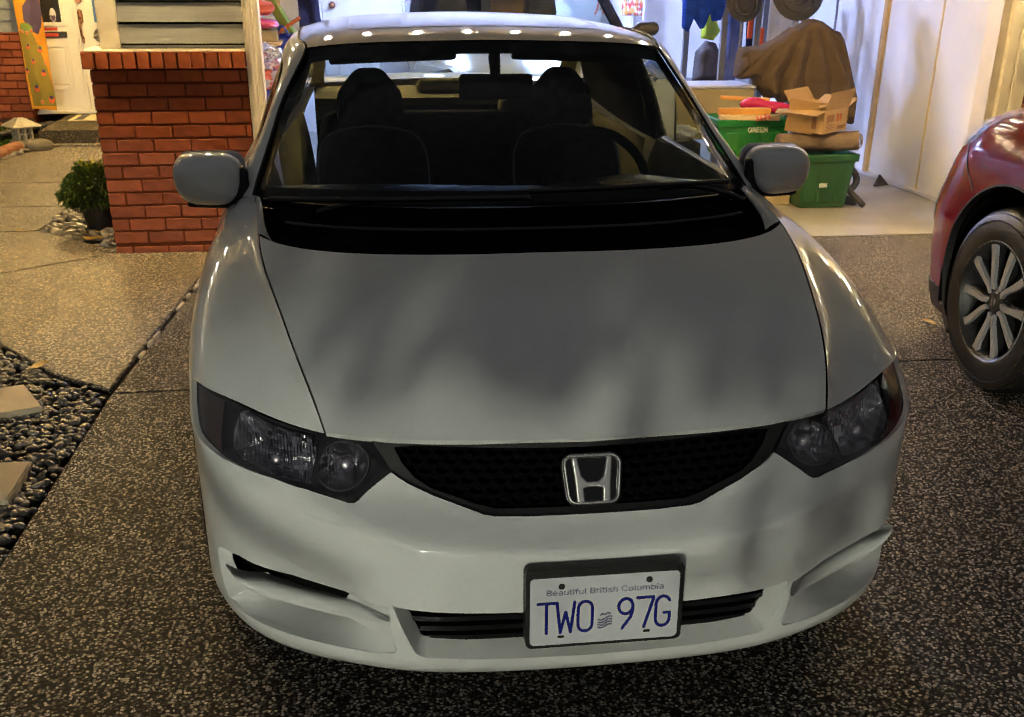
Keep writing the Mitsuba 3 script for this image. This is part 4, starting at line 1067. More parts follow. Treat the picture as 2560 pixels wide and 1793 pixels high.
D = thing('interior_door', 'white panelled door with a round brass knob at the back of the garage', 'door')
add(D + '__leaf', box(-.66, .16, 10.64, 10.68, .2, 2.2), 'm_door_grey', False)
for x0, x1 in ((-.52, -.30), (-.20, .02)):
    for z0, z1 in ((.35, .95), (1.40, 2.05)):
        add(D + '__panel', rbox(x0, x1, 10.628, 10.65, z0, z1, .008, 6), 'm_door_grey', 30)
add(D + '__frame', cat([box(-.74, -.665, 10.585, 10.70, 0, 2.25), box(.165, .24, 10.585, 10.70, 0, 2.25)]), 'm_door_grey', False)
add(D + '__threshold', box(-.665, .165, 10.60, 10.70, 0, .2), 'm_door_grey', False)
kn = add(D + '__knob', moved(trimesh.creation.icosphere(3, .031), (-.558, 10.60, 1.238)), 'm_bronze', 60)
add(kn + '__plate', moved(lathe([(0, 0), (.036, 0), (.036, .012), (0, .012)], 24, 'y'), (-.558, 10.625, 1.238)), 'm_bronze', 30)

# the sectional door, rolled up under the ceiling: seen only as a reflection
OD = thing('garage_door', 'white sectional garage door rolled up under the ceiling', 'garage door')
for i in range(4):
    add(OD + '__section', rbox(-.90, 3.52, 5.25 + i * .60, 5.84 + i * .60, 2.215, 2.25, .006, 6), 'm_white_wood', 30)
for x in (-.92, 3.54):
    add(OD + '__track', box(x - .015, x + .015, 5.15, 8.0, 2.20, 2.26), 'm_steel', False)
# ------------------------------------------------------------------ front entry at the far left
def inflate(poly, y0, d, step=.02, fold=None, rnd=.06, back=True):
    """A soft thing: an outline in x and z, bulging towards -y, with folds."""
    B = poly.boundary
    def f(x, z):
        t = np.clip(B.distance(shapely.points(x, z)) / rnd, 0, 1)
        bulge = d * np.sqrt(np.clip(1 - (1 - t) ** 2, 0, 1))
        w = fold(x, z) * t if fold is not None else 0
        return np.stack([x, y0 - bulge - w, z], 1)
    def g(x, z):
        t = np.clip(B.distance(shapely.points(x, z)) / rnd, 0, 1)
        return np.stack([x, y0 + d * .8 * np.sqrt(np.clip(1 - (1 - t) ** 2, 0, 1)), z], 1)
    m = trimmed(poly, f, step, 0, (0, -1, 0))
    return cat([m, trimmed(poly, g, step * 2, 0, (0, 1, 0))]) if back else m

EW = thing('brick_wall', 'low orange-red brick wall left of the front door', 'brick wall')
add(EW + '__mortar', box(-6, -3.745, 10.925, 11.3, 0, .95), 'm_mortar', False)
rg = np.random.default_rng(21)
for c in range(12):
    z = .955 - .0755 * (c + .5)
    off = -3.85 + (.1045 if c % 2 else 0)
    xs = [-5.0] + [v for v in np.arange(off - 6 * .2085, -3.75, .2085) if -4.97 < v < -3.77] + [-3.738]
    for a, b_ in zip(xs[:-1], xs[1:]):
        put_brick(EW, (a + b_) / 2, 10.96, z, b_ - a - .009, .10, H_, rg)
ES = thing('siding_wall', 'grey lap siding above the low brick wall by the front door', 'wall')
add(ES + '__lap_shade_backing', box(-6, -3.75, 11.02, 11.3, .96, 2.6), 'm_under', False)  # same black backing, standing in for shade between planks
for i in range(14):
    add(ES + '__plank', plank(.965 + i * .112, .965 + i * .112 + .108, -5.0, -3.745, 11.0), 'm_siding', False)
add(ES + '__sill', rbox(-5.0, -3.735, 10.90, 11.02, .953, .968, .004, 6), 'm_brick_0', 20)
FD = thing('front_door', 'cream double front door with dark glass, mail slot and bronze handle', 'door')
for nm, x0, x1 in (('leaf', -4.08, -3.214), ('leaf', -3.204, -2.35)):
    k = add(FD + '__' + nm, box(x0, x1, 11.19, 11.24, .16, 2.2), 'm_door_white', False)
add(FD + '__frame', cat([box(-2.34, -2.22, 11.15, 11.3, .15, 2.3), box(-4.2, -4.09, 11.15, 11.3, .15, 2.3), box(-4.2, -2.22, 11.15, 11.3, 2.21, 2.35)]), 'm_door_white', False)
add(FD + '__sill', rbox(-4.1, -2.3, 11.10, 11.20, .151, .18, .006, 6), 'm_door_white', 30)
add(FD + '__astragal', rbox(-3.232, -3.200, 11.165, 11.19, .17, 2.2, .006, 6), 'm_door_white', 30)
def moulding(x0, x1, z0, z1, w=.035, y=11.19):
    ring = sg.box(x0, z0, x1, z1).difference(sg.box(x0 + w, z0 + w, x1 - w, z1 - w))
    m = extrude(ring, .014)
    return frame_xyz(m, (0, y, 0), (1, 0, 0), (0, 0, 1), (0, -1, 0))
add(FD + '__moulding', moulding(-3.93, -3.335, 1.02, 2.05), 'm_door_white', False)
add(FD + '__moulding', moulding(-3.93, -3.335, .39, .85), 'm_door_white', False)
add(FD + '__moulding', moulding(-3.075, -2.48, 1.02, 2.05), 'm_door_white', False)
add(FD + '__moulding', moulding(-3.075, -2.48, .39, .85), 'm_door_white', False)
add(FD + '__panel', rbox(-3.88, -3.385, 11.178, 11.195, .44, .80, .008, 6), 'm_door_white', 30)
add(FD + '__panel', rbox(-3.025, -2.53, 11.178, 11.195, .44, .80, .008, 6), 'm_door_white', 30)
gk = add(FD + '__glass', box(-3.895, -3.37, 11.182, 11.189, 1.055, 2.015), 'm_dark_glass', False)
add(FD + '__glass', box(-3.04, -2.515, 11.182, 11.189, 1.055, 2.015), 'm_blue_lit_glass', False)
st = sa.scale(sg.Point(0, 0).buffer(1), .030, .068)
add(gk + '__sticker', frame_xyz(extrude(st, .002), (-3.448, 11.181, 1.125), (1, 0, 0), (0, 0, 1), (0, -1, 0)), 'm_plastic_white', 30)
add(gk + '__sticker_print', frame_xyz(extrude(st.intersection(sg.box(-1, -.06, 1, .0)).buffer(-.004), .002), (-3.448, 11.179, 1.125), (1, 0, 0), (0, 0, 1), (0, -1, 0)), 'm_purple', 30)
sk = add(FD + '__mail_slot', rbox(-3.60, -3.335, 11.172, 11.195, .905, .965, .004, 6), 'm_dark_trim', 30)
add(sk + '__label', box(-3.58, -3.42, 11.169, 11.172, .918, .950), 'm_red_label', False)
add(FD + '__red_label', box(-3.58, -3.425, 11.186, 11.1895, .975, 1.005), 'm_red_label', False)
hk_ = add(FD + '__handle', cat([hull([((-3.172, 11.16, 1.16), .022), ((-3.172, 11.17, 1.07), .026)]), tube(spline([(-3.172, 11.15, 1.10), (-3.172, 11.10, 1.06), (-3.172, 11.10, .98), (-3.172, 11.15, .90)], 16), .011, 8), hull([((-3.172, 11.165, .90), .014), ((-3.172, 11.165, .87), .014)])]), 'm_bronze', 50)
add(FD + '__deadbolt', moved(lathe([(0, -.02), (.03, -.02), (.034, .02), (0, .02)], 24, 'y'), (-3.172, 11.165, 1.27)), 'm_bronze', 40)
# banner
BN = thing('banner', 'tall orange banner with a peacock hanging by the front door', 'banner')
BX0, BX1, BY = -3.735, -3.475, 10.86
def ban(u, z): return np.stack([BX0 + (BX1 - BX0) * u, BY + .008 * np.sin(u * 7 + z * 3) + .01 * np.sin(z * 9), z], 1)
bpoly = sg.Polygon([(0, .235), (.96, .215), (1.0, 1.75), (0.0, 1.75)])
scene[BN + '__cloth'] = mikit.ply(trimmed(bpoly, ban, .05, .002), 'm_orange_cloth', smooth=60)
def on_ban(part, poly, m, lift):
    P = sa.scale(poly, 1, 1)
    add(BN + '__' + part, trimmed(P, lambda u, z: ban(u, z) - [0, lift, 0], .02), m, 60)
W_ = BX1 - BX0
def ell(u, z, r, k=1.3): return sa.scale(sg.Point(u, z).buffer(1, quad_segs=8), r / W_, r * k)
on_ban('feathers', sg.Polygon([(.03, .98), (.30, 1.0), (.50, .97), (.62, .86), (.74, .74), (.86, .62), (.92, .50), (.97, .40), (.97, .26), (.10, .26), (.08, .5), (.04, .75)]), 'm_olive', .002)
on_ban('body', sg.Polygon([(.42, 1.02), (.30, 1.10), (.32, 1.20), (.55, 1.27), (.72, 1.36), (.95, 1.40), (.97, 1.15), (.88, 1.05), (.70, .97)]).buffer(.02), 'm_purple', .003)
on_ban('collar', sg.Polygon([(.08, 1.0), (.14, 1.06), (.40, 1.06), (.55, 1.02), (.45, .98)]), 'm_leaf_green', .004)
for u, z, r in ((.26, .84, .026), (.68, .81, .028), (.38, .70, .026), (.09, .61, .026), (.70, .59, .034), (.34, .44, .038), (.83, .33, .042), (.81, .68, .012), (.46, .30, .018), (.15, .98, .014), (.32, .97, .014), (.48, .99, .014)):
    e = ell(u, z, r).intersection(bpoly.buffer(-.01))
    on_ban('feather_eye', e, 'm_leaf_green' if r > .02 else 'm_cream', .0045)
    on_ban('feather_eye', ell(u, z - r * .15, r * .78).intersection(bpoly.buffer(-.012)), 'm_feather_orange', .006)
    if r > .02: on_ban('feather_eye', ell(u + .01, z + r * .35, r * .45, 1.0).intersection(bpoly.buffer(-.012)), 'm_feather_blue', .0075)
MAT = thing('door_mat', 'pale striped mat on the porch before the front door', 'mat')
scene[MAT + '__base'] = mikit.ply(rbox(-3.30, -2.5, 10.45, 10.95, .151, .162, .004, 6), 'm_cream', smooth=30)
for i in range(3):
    add(MAT + '__stripe', box(-3.24 + i * .22, -3.16 + i * .22, 10.47, 10.93, .1615, .1635), 'm_dark_trim', False)
# lantern
LN = thing('garden_lantern', 'cream pagoda garden lantern beside the lawn edging', 'garden lantern')
lx, ly = -3.54, 9.62
def frust(w0, w1, z0, z1):
    return hull([((sx * w, sy * w, z), .004) for w, z in ((w0, z0), (w1, z1)) for sx in (-1, 1) for sy in (-1, 1)], 6)
RL = math.radians(38)
add(LN + '__base', moved(cat([frust(.125, .115, .004, .03), frust(.115, .085, .03, .075)]), (lx, ly, 0), rz=RL), 'm_lantern', 30)
body = m3.Manifold.cube((.145, .145, .13), True)
for a in (0, 90):
    for sx in (-1, 1):
        for zz in (-.028, .028):
            w = m3.Manifold.cube((.046, .3, .044), True).translate((sx * .034, 0, zz)).rotate((0, 0, a))
            body = body - w
body = body + (m3.Manifold.cube((.10, .10, .13), True) - m3.Manifold.cube((.09, .09, .2), True)) * 1 if False else body
add(LN + '__body', moved(tm(body), (lx, ly, .14), rz=RL), 'm_lantern', False)
add(LN + '__roof', moved(cat([frust(.135, .130, .207, .215), frust(.130, .055, .216, .262), frust(.05, .045, .262, .275)]), (lx, ly, 0), rz=RL), 'm_lantern', 30)
for p, q in (((-3.60, 8.55), (-3.575, 8.98)), ((-3.573, 9.0), (-3.53, 9.36))):
    k = thing('edging_tube', 'terracotta edging tube along the lawn, ' + ('nearer' if q[1] < 9 else 'farther') + ' of two', 'garden edging')
    scene[k] = mikit.ply(tube([(p[0], p[1], .05), (q[0], q[1], .05)], .055, 14), 'm_terracotta', smooth=40)
k = thing('rock', 'grey-brown rock at the end of the terracotta edging', 'rock')
m = trimesh.creation.icosphere(3, 1.0); v = np.asarray(m.vertices)
m.vertices = v * (1 + .25 * (meshkit.fbm(v * 1.6 + 5, 3) - .5))[:, None] * [.13, .09, .065]
scene[k] = mikit.ply(moved(m, (-3.35, 9.42, .05), rz=.5), 'm_rock', smooth=60)
k = thing('edging_log', 'dark edging bar behind the pagoda lantern', 'garden edging')
scene[k] = mikit.ply(tube([(-3.80, 9.75, .10), (-3.43, 10.35, .13)], .045, 10), 'm_dark_trim', smooth=40)
pebbles('white_pebbles', [(-3.56, 8.4), (-3.42, 9.3), (-3.30, 9.58), (-3.46, 9.58), (-3.57, 9.2), (-3.66, 8.5)], 90, .014, .03, 'pale pebbles along the terracotta edging', .01, (4, 4, 3), 8)
# lawn
def grass(key, poly, n, h, label, z0=.0, seed=4):
    rg = np.random.default_rng(seed); P = sg.Polygon(poly); x0, y0, x1, y1 = P.bounds
    V, F = [], []; c = 0
    while c < n:
        x, y = rg.uniform(x0, x1), rg.uniform(y0, y1)
        if not P.contains(sg.Point(x, y)): continue
        a = rg.uniform(0, 6.28); L = h * rg.uniform(.6, 1.3); b = rg.uniform(.1, .6) * L; w = .004
        d, s_ = np.array([math.cos(a), math.sin(a), 0]), np.array([-math.sin(a), math.cos(a), 0])
        p = np.array([x, y, z0])
        V += [p - s_ * w, p + s_ * w, p + d * b * .4 + [0, 0, L * .6] - s_ * w * .7, p + d * b * .4 + [0, 0, L * .6] + s_ * w * .7, p + d * b + [0, 0, L]]
        o = 5 * c; F += [[o, o + 1, o + 3], [o, o + 3, o + 2], [o + 2, o + 3, o + 4]]; c += 1
    scene[key] = mikit.ply(trimesh.Trimesh(np.array(V), np.array(F), process=False), two({'type': 'ref', 'id': 'm_grass'}) if False else 'm_grass', smooth=False)
    labels[key] = {'label': label, 'kind': 'stuff', 'category': 'grass'}
structure('lawn_soil', slab([(-5.5, 7.69), (-3.64, 7.69), (-3.64, 9.7), (-3.44, 9.71), (-3.44, 10.88), (-5.5, 10.88)], -.1, .005), 'm_soil', 'soil of the small lawn')
grass('lawn', [(-4.6, 7.9), (-3.68, 7.9), (-3.68, 9.5), (-3.75, 10.8), (-4.6, 10.8)], 5200, .085, 'small patch of green lawn left of the porch')
k = thing('garden_fence', 'low dark metal garden fence at the back of the lawn', 'fence')
for i in range(9):
    add(k + '__bar', tube([(-4.3 + i * .075, 10.45, .0), (-4.3 + i * .075, 10.45, .17)], .009, 6), 'm_dark_trim', 40)
add(k + '__rail', tube([(-4.36, 10.45, .165), (-3.62, 10.45, .165)], .011, 6), 'm_dark_trim', 40)
# striped cushion on the ledge
add(W + '__return_ledge', rbox(-1.905, -1.815, 5.362, 5.78, 1.05, 1.146, .004, 6), 'm_brick_0', 20)
add(W + '__return', box(-1.872, -1.818, 5.372, 5.78, 0, 1.05), 'm_mortar', False)
CU = thing('cushion', 'round grey striped cushion on the ledge left of the white corner board', 'cushion')
def cush(n=40):
    pr = [(.0, -.055), (.06, -.053), (.11, -.04), (.132, -.012), (.134, .01), (.115, .038), (.07, .052), (.0, .056)]
    return lathe(pr, 40)
add(CU + '__cover', moved(cush(), (-1.80, 5.50, 1.216), ry=-.25), 'm_cushion', 60)
for i in range(4):
    r = [.112, .128, .1365, .128][i]; h = [-.036, -.020, .0, .022][i]
    th = np.linspace(0, 2 * np.pi, 41)
    add(CU + '__stripe', moved(tube(np.stack([r * np.cos(th), r * np.sin(th), 0 * th + h], 1), .0035, 5), (-1.80, 5.50, 1.216), ry=-.25), 'm_grey_stripe', 60)

# potted plant
PP = thing('potted_plant', 'bushy green plant with yellow leaves in a black pot by the brick pier', 'potted plant')
px0, py0 = -2.105, 5.70
add(PP + '__pot', moved(lathe([(0, .0), (.078, .0), (.116, .205), (.126, .205), (.126, .228), (.112, .228), (.105, .19), (0, .19)], 36), (px0, py0, .01)), 'm_pot', 30)
rg = np.random.default_rng(17)
V, F = [], []
def leaf_add(p, d, L, w, droop=0.0):
    d = d / np.linalg.norm(d); s_ = np.cross(d, [0, 0, 1]); s_ /= np.linalg.norm(s_) + 1e-9
    up = np.cross(s_, d)
    o = len(V)
    V.extend([p, p + d * L * .45 + s_ * w + up * w * .3, p + d * L + [0, 0, -droop * L], p + d * L * .45 - s_ * w + up * w * .3])
    F.extend([[o, o + 1, o + 2], [o, o + 2, o + 3]])
for i in range(4600):
    u = rg.normal(size=3); u /= np.linalg.norm(u)
    clump = meshkit.noise((u * 3.2 + 9)[None])[0]
    R = .165 * (.60 + .68 * clump) * rg.uniform(.5, 1.0) ** .5
    c = np.array([px0 - .02, py0, .285])
    p = c + u * R * [1.08, 1.05, .82] + [0, 0, -.03 * (abs(u[0]) > .6)]
    if p[2] < .17 + .02 * clump or (p[2] < .235 and math.hypot(p[0] - px0, p[1] - py0) < .10): continue
    leaf_add(p, u + rg.normal(size=3) * .5 + [0, 0, .1], rg.uniform(.026, .052), .0068, .35)
add(PP + '__foliage', trimesh.Trimesh(np.array(V), np.array(F), process=False), 'm_shrub', False)
V, F = [], []
for i in range(46):
    p = np.array([px0 + rg.normal() * .055 + .012, py0 + rg.normal() * .05, .375 + rg.uniform(0, .055)])
    leaf_add(p, np.array([rg.normal(), rg.normal(), rg.uniform(.3, 1.6)]), rg.uniform(.03, .055), .013, .2)
add(PP + '__yellow_leaves', trimesh.Trimesh(np.array(V), np.array(F), process=False), 'm_yellow_leaf', False)
labels[PP + '__yellow_leaves'] = {'label': 'yellow-green leaves on top', 'kind': 'stuff'}
labels[PP + '__foliage'] = {'label': 'dense fine green foliage', 'kind': 'stuff'}
for i in range(5):
    a = rg.uniform(-.5, .5)
    add(PP + '__stalk', tube(spline([(px0 + .02 * i - .03, py0, .36), (px0 + .03 * i - .03 + .02, py0 + .03, .48), (px0 + .045 * i - .02 + .03, py0 + .06, .56 + .02 * (i % 3))], 8), .0018, 5), 'm_light_wood', 40)
add(PP + '__soil', moved(lathe([(0, .205), (.106, .205), (.106, .19), (0, .19)], 24), (px0, py0, .01)), 'm_soil', False)
# ------------------------------------------------------------------ things in the garage
rg = np.random.default_rng(31)
def wobble(fx, fz, amp, seed):
    r = np.random.default_rng(seed); ph = r.uniform(0, 6.28, 4)
    return lambda x, z: amp * (np.sin(x * fx + 1.5 * np.sin(z * fz + ph[0]) + ph[1]) * .6 + np.sin(x * fx * 2.3 + z * fz + ph[2]) * .3 + .1 * np.sin(z * fz * 4 + ph[3]))
# blanket over the drum kit
BL = thing('draped_blanket', 'brown fleece blanket draped over a drum kit in the garage', 'blanket')
bl_out = [(2.575, .82), (2.598, 1.025), (2.66, 1.035), (2.76, 1.035), (2.88, 1.09), (3.00, 1.172), (3.04, 1.175), (3.12, 1.225), (3.19, 1.235), (3.27, 1.215), (3.37, 1.15), (3.41, 1.145), (3.45, 1.09), (3.54, .86), (3.615, .66), (3.61, .44), (3.54, .46), (3.44, .56), (3.36, .50), (3.30, .60), (3.22, .58), (3.15, .70), (3.06, .655), (2.99, .60), (2.93, .655), (2.86, .64), (2.78, .72), (2.72, .80), (2.63, .79)]
bl = sg.Polygon(bl_out).buffer(0)
def bl_fold(x, z):
    s = np.clip((1.20 - z) / .40, 0, 1)
    n = meshkit.fbm(np.stack([x * 4, z * 2.2, 0 * x], 1), 3, 3) - .5
    k = (x - 3.17) / (.22 + .55 * s)
    pleat = np.abs(np.sin(k * 13 + 2.4 * n + .4)) ** .8
    fine = np.sin(k * 23 + 5 * n + z * 6)
    d = np.hypot(x - 2.62, (z - 1.06) * 1.2)
    swag = np.sin(d * 42 + 5 * n) * np.clip(1 - np.abs(d - .26) / .22, 0, 1)
    return s * (.058 * pleat + .012 * fine) + .016 * swag + .05 * n
scene[BL] = mikit.ply(inflate(bl, 7.08, .10, .010, bl_fold, .05), 'm_blanket', smooth=True)
DK = thing('drum_stand', 'dark stand of the covered drum kit under the brown blanket', 'stand')
add(DK + '__leg', tube([(3.12, 7.25, .004), (3.12, 7.25, 1.35)], .02, 8), 'm_steel', 40)
add(DK + '__leg', tube([(2.75, 7.15, .004), (2.78, 7.15, .95)], .02, 8), 'm_steel', 40)
add(DK + '__leg', tube([(3.5, 7.15, .004), (3.45, 7.15, 1.0)], .02, 8), 'm_steel', 40)
add(DK + '__bar', tube([(2.75, 7.15, .82), (3.5, 7.15, .82)], .018, 8), 'm_steel', 40)
for nm, c, r, tl in (('largest, right above the brown blanket', (3.115, 7.25, 1.425), .215, .32), ('smaller, left of the large one', (2.80, 7.60, 1.335), .145, .25)):
    k = thing('cymbal_pad', 'round black cymbal pad, ' + nm, 'cymbal pad', 'cymbal pads of the drum kit')
    m = lathe([(0, .016), (r * .3, .012), (r * .9, -.004), (r, -.010), (r * .98, -.016), (0, -.006)], 48)
    add(k + '__pad', moved(m, c, rx=math.radians(78)), 'm_pad', 50)
    for q in (.45, .7):
        th = np.linspace(0, 2 * np.pi, 41)
        add(k + '__ridge', moved(tube(np.stack([q * r * np.cos(th), q * r * np.sin(th), 0 * th + .004 * (1 - q) + .004], 1), .004, 5), c, rx=math.radians(78)), 'm_pad_ring', 60)
    add(k + '__rod', tube([(c[0], c[1] + .03, c[2]), (c[0], c[1] + .03, c[2] - .4)], .012, 8), 'm_steel', 40)
# steel rack
RK = thing('storage_rack', 'grey steel storage rack with slotted posts at the back of the garage', 'shelving rack')
for x, y in ((2.78, 8.0), (3.075, 8.0), (2.74, 9.0), (3.50, 8.0), (3.50, 9.0)):
    add(RK + '__post', cat([box(x - .025, x + .025, y, y + .006, .004, 2.3), box(x - .025, x - .019, y + .007, y + .045, .004, 2.3)]), 'm_steel', False)
for z in (.62, 2.0):
    add(RK + '__shelf', box(2.72, 3.53, 8.01, 9.03, z, z + .03), 'm_steel', False)
add(RK + '__rail', tube([(2.3, 8.14, 1.62), (3.55, 8.14, 1.62)], .014, 8), 'm_steel', 40)
def cloth(key, label, catg, pts, y, d, m, fold=None, group=None, rnd=.05, step=.016):
    k = thing(key, label, catg, group)
    scene[k] = mikit.ply(inflate(sg.Polygon(pts).buffer(0).buffer(-.01).buffer(.01), y, d, step, fold, rnd), m, smooth=True)
    return k
cloth('jacket', 'bright blue jacket hanging at the left end of the steel rack', 'jacket', [(2.40, 1.13), (2.46, 1.095), (2.50, 1.20), (2.56, 1.12), (2.60, 1.13), (2.64, 1.24), (2.66, 1.18), (2.74, 1.19), (2.77, 1.30), (2.78, 1.62), (2.42, 1.62), (2.39, 1.35)], 8.0, .05, 'm_blue_coat', wobble(40, 5, .018, 1))
cloth('jacket', 'pale blue denim jacket hanging between the rack posts', 'jacket', [(2.84, .66), (2.90, .64), (2.99, .66), (3.03, .95), (3.03, 1.3), (2.99, 1.62), (2.86, 1.62), (2.83, 1.2)], 8.25, .06, 'm_denim', wobble(45, 5, .022, 2))
cloth('vest', 'orange-red and black vest hanging right of the denim jacket', 'vest', [(3.10, .95), (3.22, .95), (3.24, 1.62), (3.06, 1.62)], 8.35, .04, 'm_dark_coat', wobble(30, 4, .01, 3))
add('vest__stripe', rbox(3.085, 3.125, 8.27, 8.30, 1.03, 1.20, .006, 6), 'm_orange_red', 30)
add('vest__stripe', rbox(3.20, 3.235, 8.27, 8.30, .96, 1.12, .006, 6), 'm_orange_red', 30)
cloth('bag', 'dark grey bag on the shelf below the lime green one', 'bag', [(2.70, .655), (2.98, .655), (2.97, .85), (2.90, .98), (2.80, 1.0), (2.71, .9)], 8.6, .10, 'm_grey_bag', wobble(18, 9, .02, 4), rnd=.08)
cloth('bag', 'lime green bag hanging behind the rack post', 'bag', [(2.74, 1.02), (2.86, 1.0), (2.92, 1.08), (2.88, 1.16), (2.84, 1.30), (2.76, 1.30), (2.74, 1.15)], 8.55, .05, 'm_lime', wobble(28, 9, .012, 5))
cloth('plastic_sheet', 'whitish translucent plastic sheet hanging right of the rack', 'plastic sheet', [(3.18, .85), (3.42, .88), (3.46, 1.6), (3.18, 1.6)], 8.05, .02, 'm_plastic_white', wobble(38, 3, .022, 6))
# floor stack at the right: lower bin, rolled rug, open carton
def bin_(key, label, catg, x0, x1, y0, y1, z0, z1, m, taper=.04, group=None):
    k = thing(key, label, catg, group)
    def ring(e, z): return [((x, y, z)) for x, y in ((x0 + e, y0 + e), (x1 - e, y0 + e), (x1 - e, y1 - e), (x0 + e, y1 - e))]
    outer = m3.Manifold.batch_hull([m3.Manifold.sphere(.012, 8).translate(p) for p in ring(taper + .012, z0 + .012) + ring(.022, z1 - .012)])
    inner = m3.Manifold.batch_hull([m3.Manifold.sphere(.010, 8).translate(p) for p in ring(taper + .026, z0 + .03) + ring(.034, z1 + .04)])
    add(k + '__tub', tm(outer - inner), m, 30)
    rim = m3.Manifold.batch_hull([m3.Manifold.sphere(.009, 8).translate(p) for p in ring(.004, z1 - .006) + ring(.006, z1 - .042)]) - m3.Manifold.batch_hull([m3.Manifold.sphere(.009, 8).translate(p) for p in ring(.034, z1 + .02) + ring(.036, z1 - .08)])
    add(k + '__rim', tm(rim), m, 30)
    n = 3
    for i in range(n):
        t0 = (i + .5) / n
        xa = x0 + taper + (x1 - x0 - 2 * taper) * t0
        h = hull([((xa - .035, y0 + taper * .9 + .004, z0 + .05), .012), ((xa + .035, y0 + taper * .9 + .004, z0 + .05), .012), ((xa - .045, y0 + .030, z1 - .10), .012), ((xa + .045, y0 + .030, z1 - .10), .012)], 8)
        add(k + '__rib', h, m, 40)
    return k
b1 = bin_('storage_bin', 'dark green storage bin on the floor under the rolled rug', 'storage bin', 2.715, 3.15, 5.84, 6.35, .006, .385, 'm_bin_dark_green', .045)
add(b1 + '__sticker', rbox(2.885, 2.945, 5.862, 5.872, .155, .185, .003, 6), 'm_print_white', 30)
RU = thing('rolled_rug', 'rolled-up brown rug lying on the dark green bin', 'rug')
rr_pts = spline([(2.58, 5.98, .452), (2.75, 5.97, .455), (2.95, 5.95, .462), (3.155, 5.90, .475)], 40)
m = tube(rr_pts, .064 + .004 * np.sin(np.linspace(0, 9, 40)), 28, cap=True)
v = np.asarray(m.vertices); m.vertices = v + (meshkit.fbm(v * 22, 3)[:, None] - .5) * .014
add(RU + '__roll', m, 'm_rug', 60)
th = np.linspace(0, 4 * np.pi, 60)
dirx = (rr_pts[-1] - rr_pts[-2]) / np.linalg.norm(rr_pts[-1] - rr_pts[-2])
sp = rr_pts[-1] + dirx * .006 + np.stack([0 * th, (.012 + .0038 * th) * np.cos(th), (.012 + .0038 * th) * np.sin(th)], 1)
add(RU + '__end', tube(sp, .005, 5), 'm_khaki', 60)
def carton(key, label, o, ang, L, Wd, H, tilt=(0, 0), flaps=True, m='m_cardboard'):
    """An open cardboard box, its walls thin sheets, flaps folded out."""
    k = thing(key, label, 'cardboard box')
    R = trimesh.transformations.euler_matrix(tilt[0], tilt[1], ang)
    def put(part, mesh, mm): 
        mesh = mesh.copy(); mesh.apply_transform(R); mesh.apply_translation(o); return add(k + '__' + part, mesh, mm, False)
    t = .005
    put('side', box(0, L, 0, t, 0, H), m); put('side', box(0, L, Wd - t, Wd, 0, H), m)
    put('side', box(0, t, t + .001, Wd - t - .001, 0, H), m); put('side', box(L - t, L, t + .001, Wd - t - .001, 0, H), m)
    put('bottom', box(t, L - t, t, Wd - t, 0.001, t), m)
    if flaps:
        for a, part in ((18, 0), (40, 1), (118, 2), (88, 3)):
            f = box(0, L if part in (0, 1) else Wd, 0, t * .8, 0, Wd * .48 if part in (0, 1) else Wd * .42)
            if part == 0: f.apply_transform(trimesh.transformations.rotation_matrix(math.radians(a), (1, 0, 0))); f.apply_translation((0, 0, H + .002))
            elif part == 1: f.apply_transform(trimesh.transformations.rotation_matrix(math.radians(-a), (1, 0, 0))); f.apply_translation((0, Wd - t, H + .002))
            elif part == 2: f.apply_transform(trimesh.transformations.rotation_matrix(math.radians(90), (0, 0, 1))); f.apply_transform(trimesh.transformations.rotation_matrix(math.radians(-a + 20), (0, 1, 0))); f.apply_translation((t, 0, H + .002))
            else: f.apply_transform(trimesh.transformations.rotation_matrix(math.radians(90), (0, 0, 1))); f.apply_transform(trimesh.transformations.rotation_matrix(math.radians(a - 20), (0, 1, 0))); f.apply_translation((L, 0, H + .002))
            put('flap', f, m)
    return k, put
ck, put = carton('carton', 'open cardboard carton tilted on top of the rolled rug', (2.835, 5.80, .530), .58, .285, .28, .152, (0.03, -.05), True)
put('print', box(.03, .12, -.0012, 0, .075, .125), 'm_card_print')
for i in range(5): put('print', box(.03, .10 + .03 * (i % 2), -.0016, 0, .022 + .010 * i, .026 + .010 * i), 'm_card_print')
put('print', box(-.0012, 0, .06, .10, .03, .12), 'm_card_print')
put('red_print', box(.15, .175, -.0014, 0, .07, .125), 'm_card_red'); put('red_print', box(.185, .21, -.0014, 0, .08, .12), 'm_card_red'); put('print', box(.17, .26, -.0014, 0, .018, .040), 'm_card_print')
ck2, _ = carton('carton', 'lower open cardboard carton left of the tilted one, half hidden', (2.62, 5.98, .54), -.42, .20, .22, .12, (.03, .12), True)
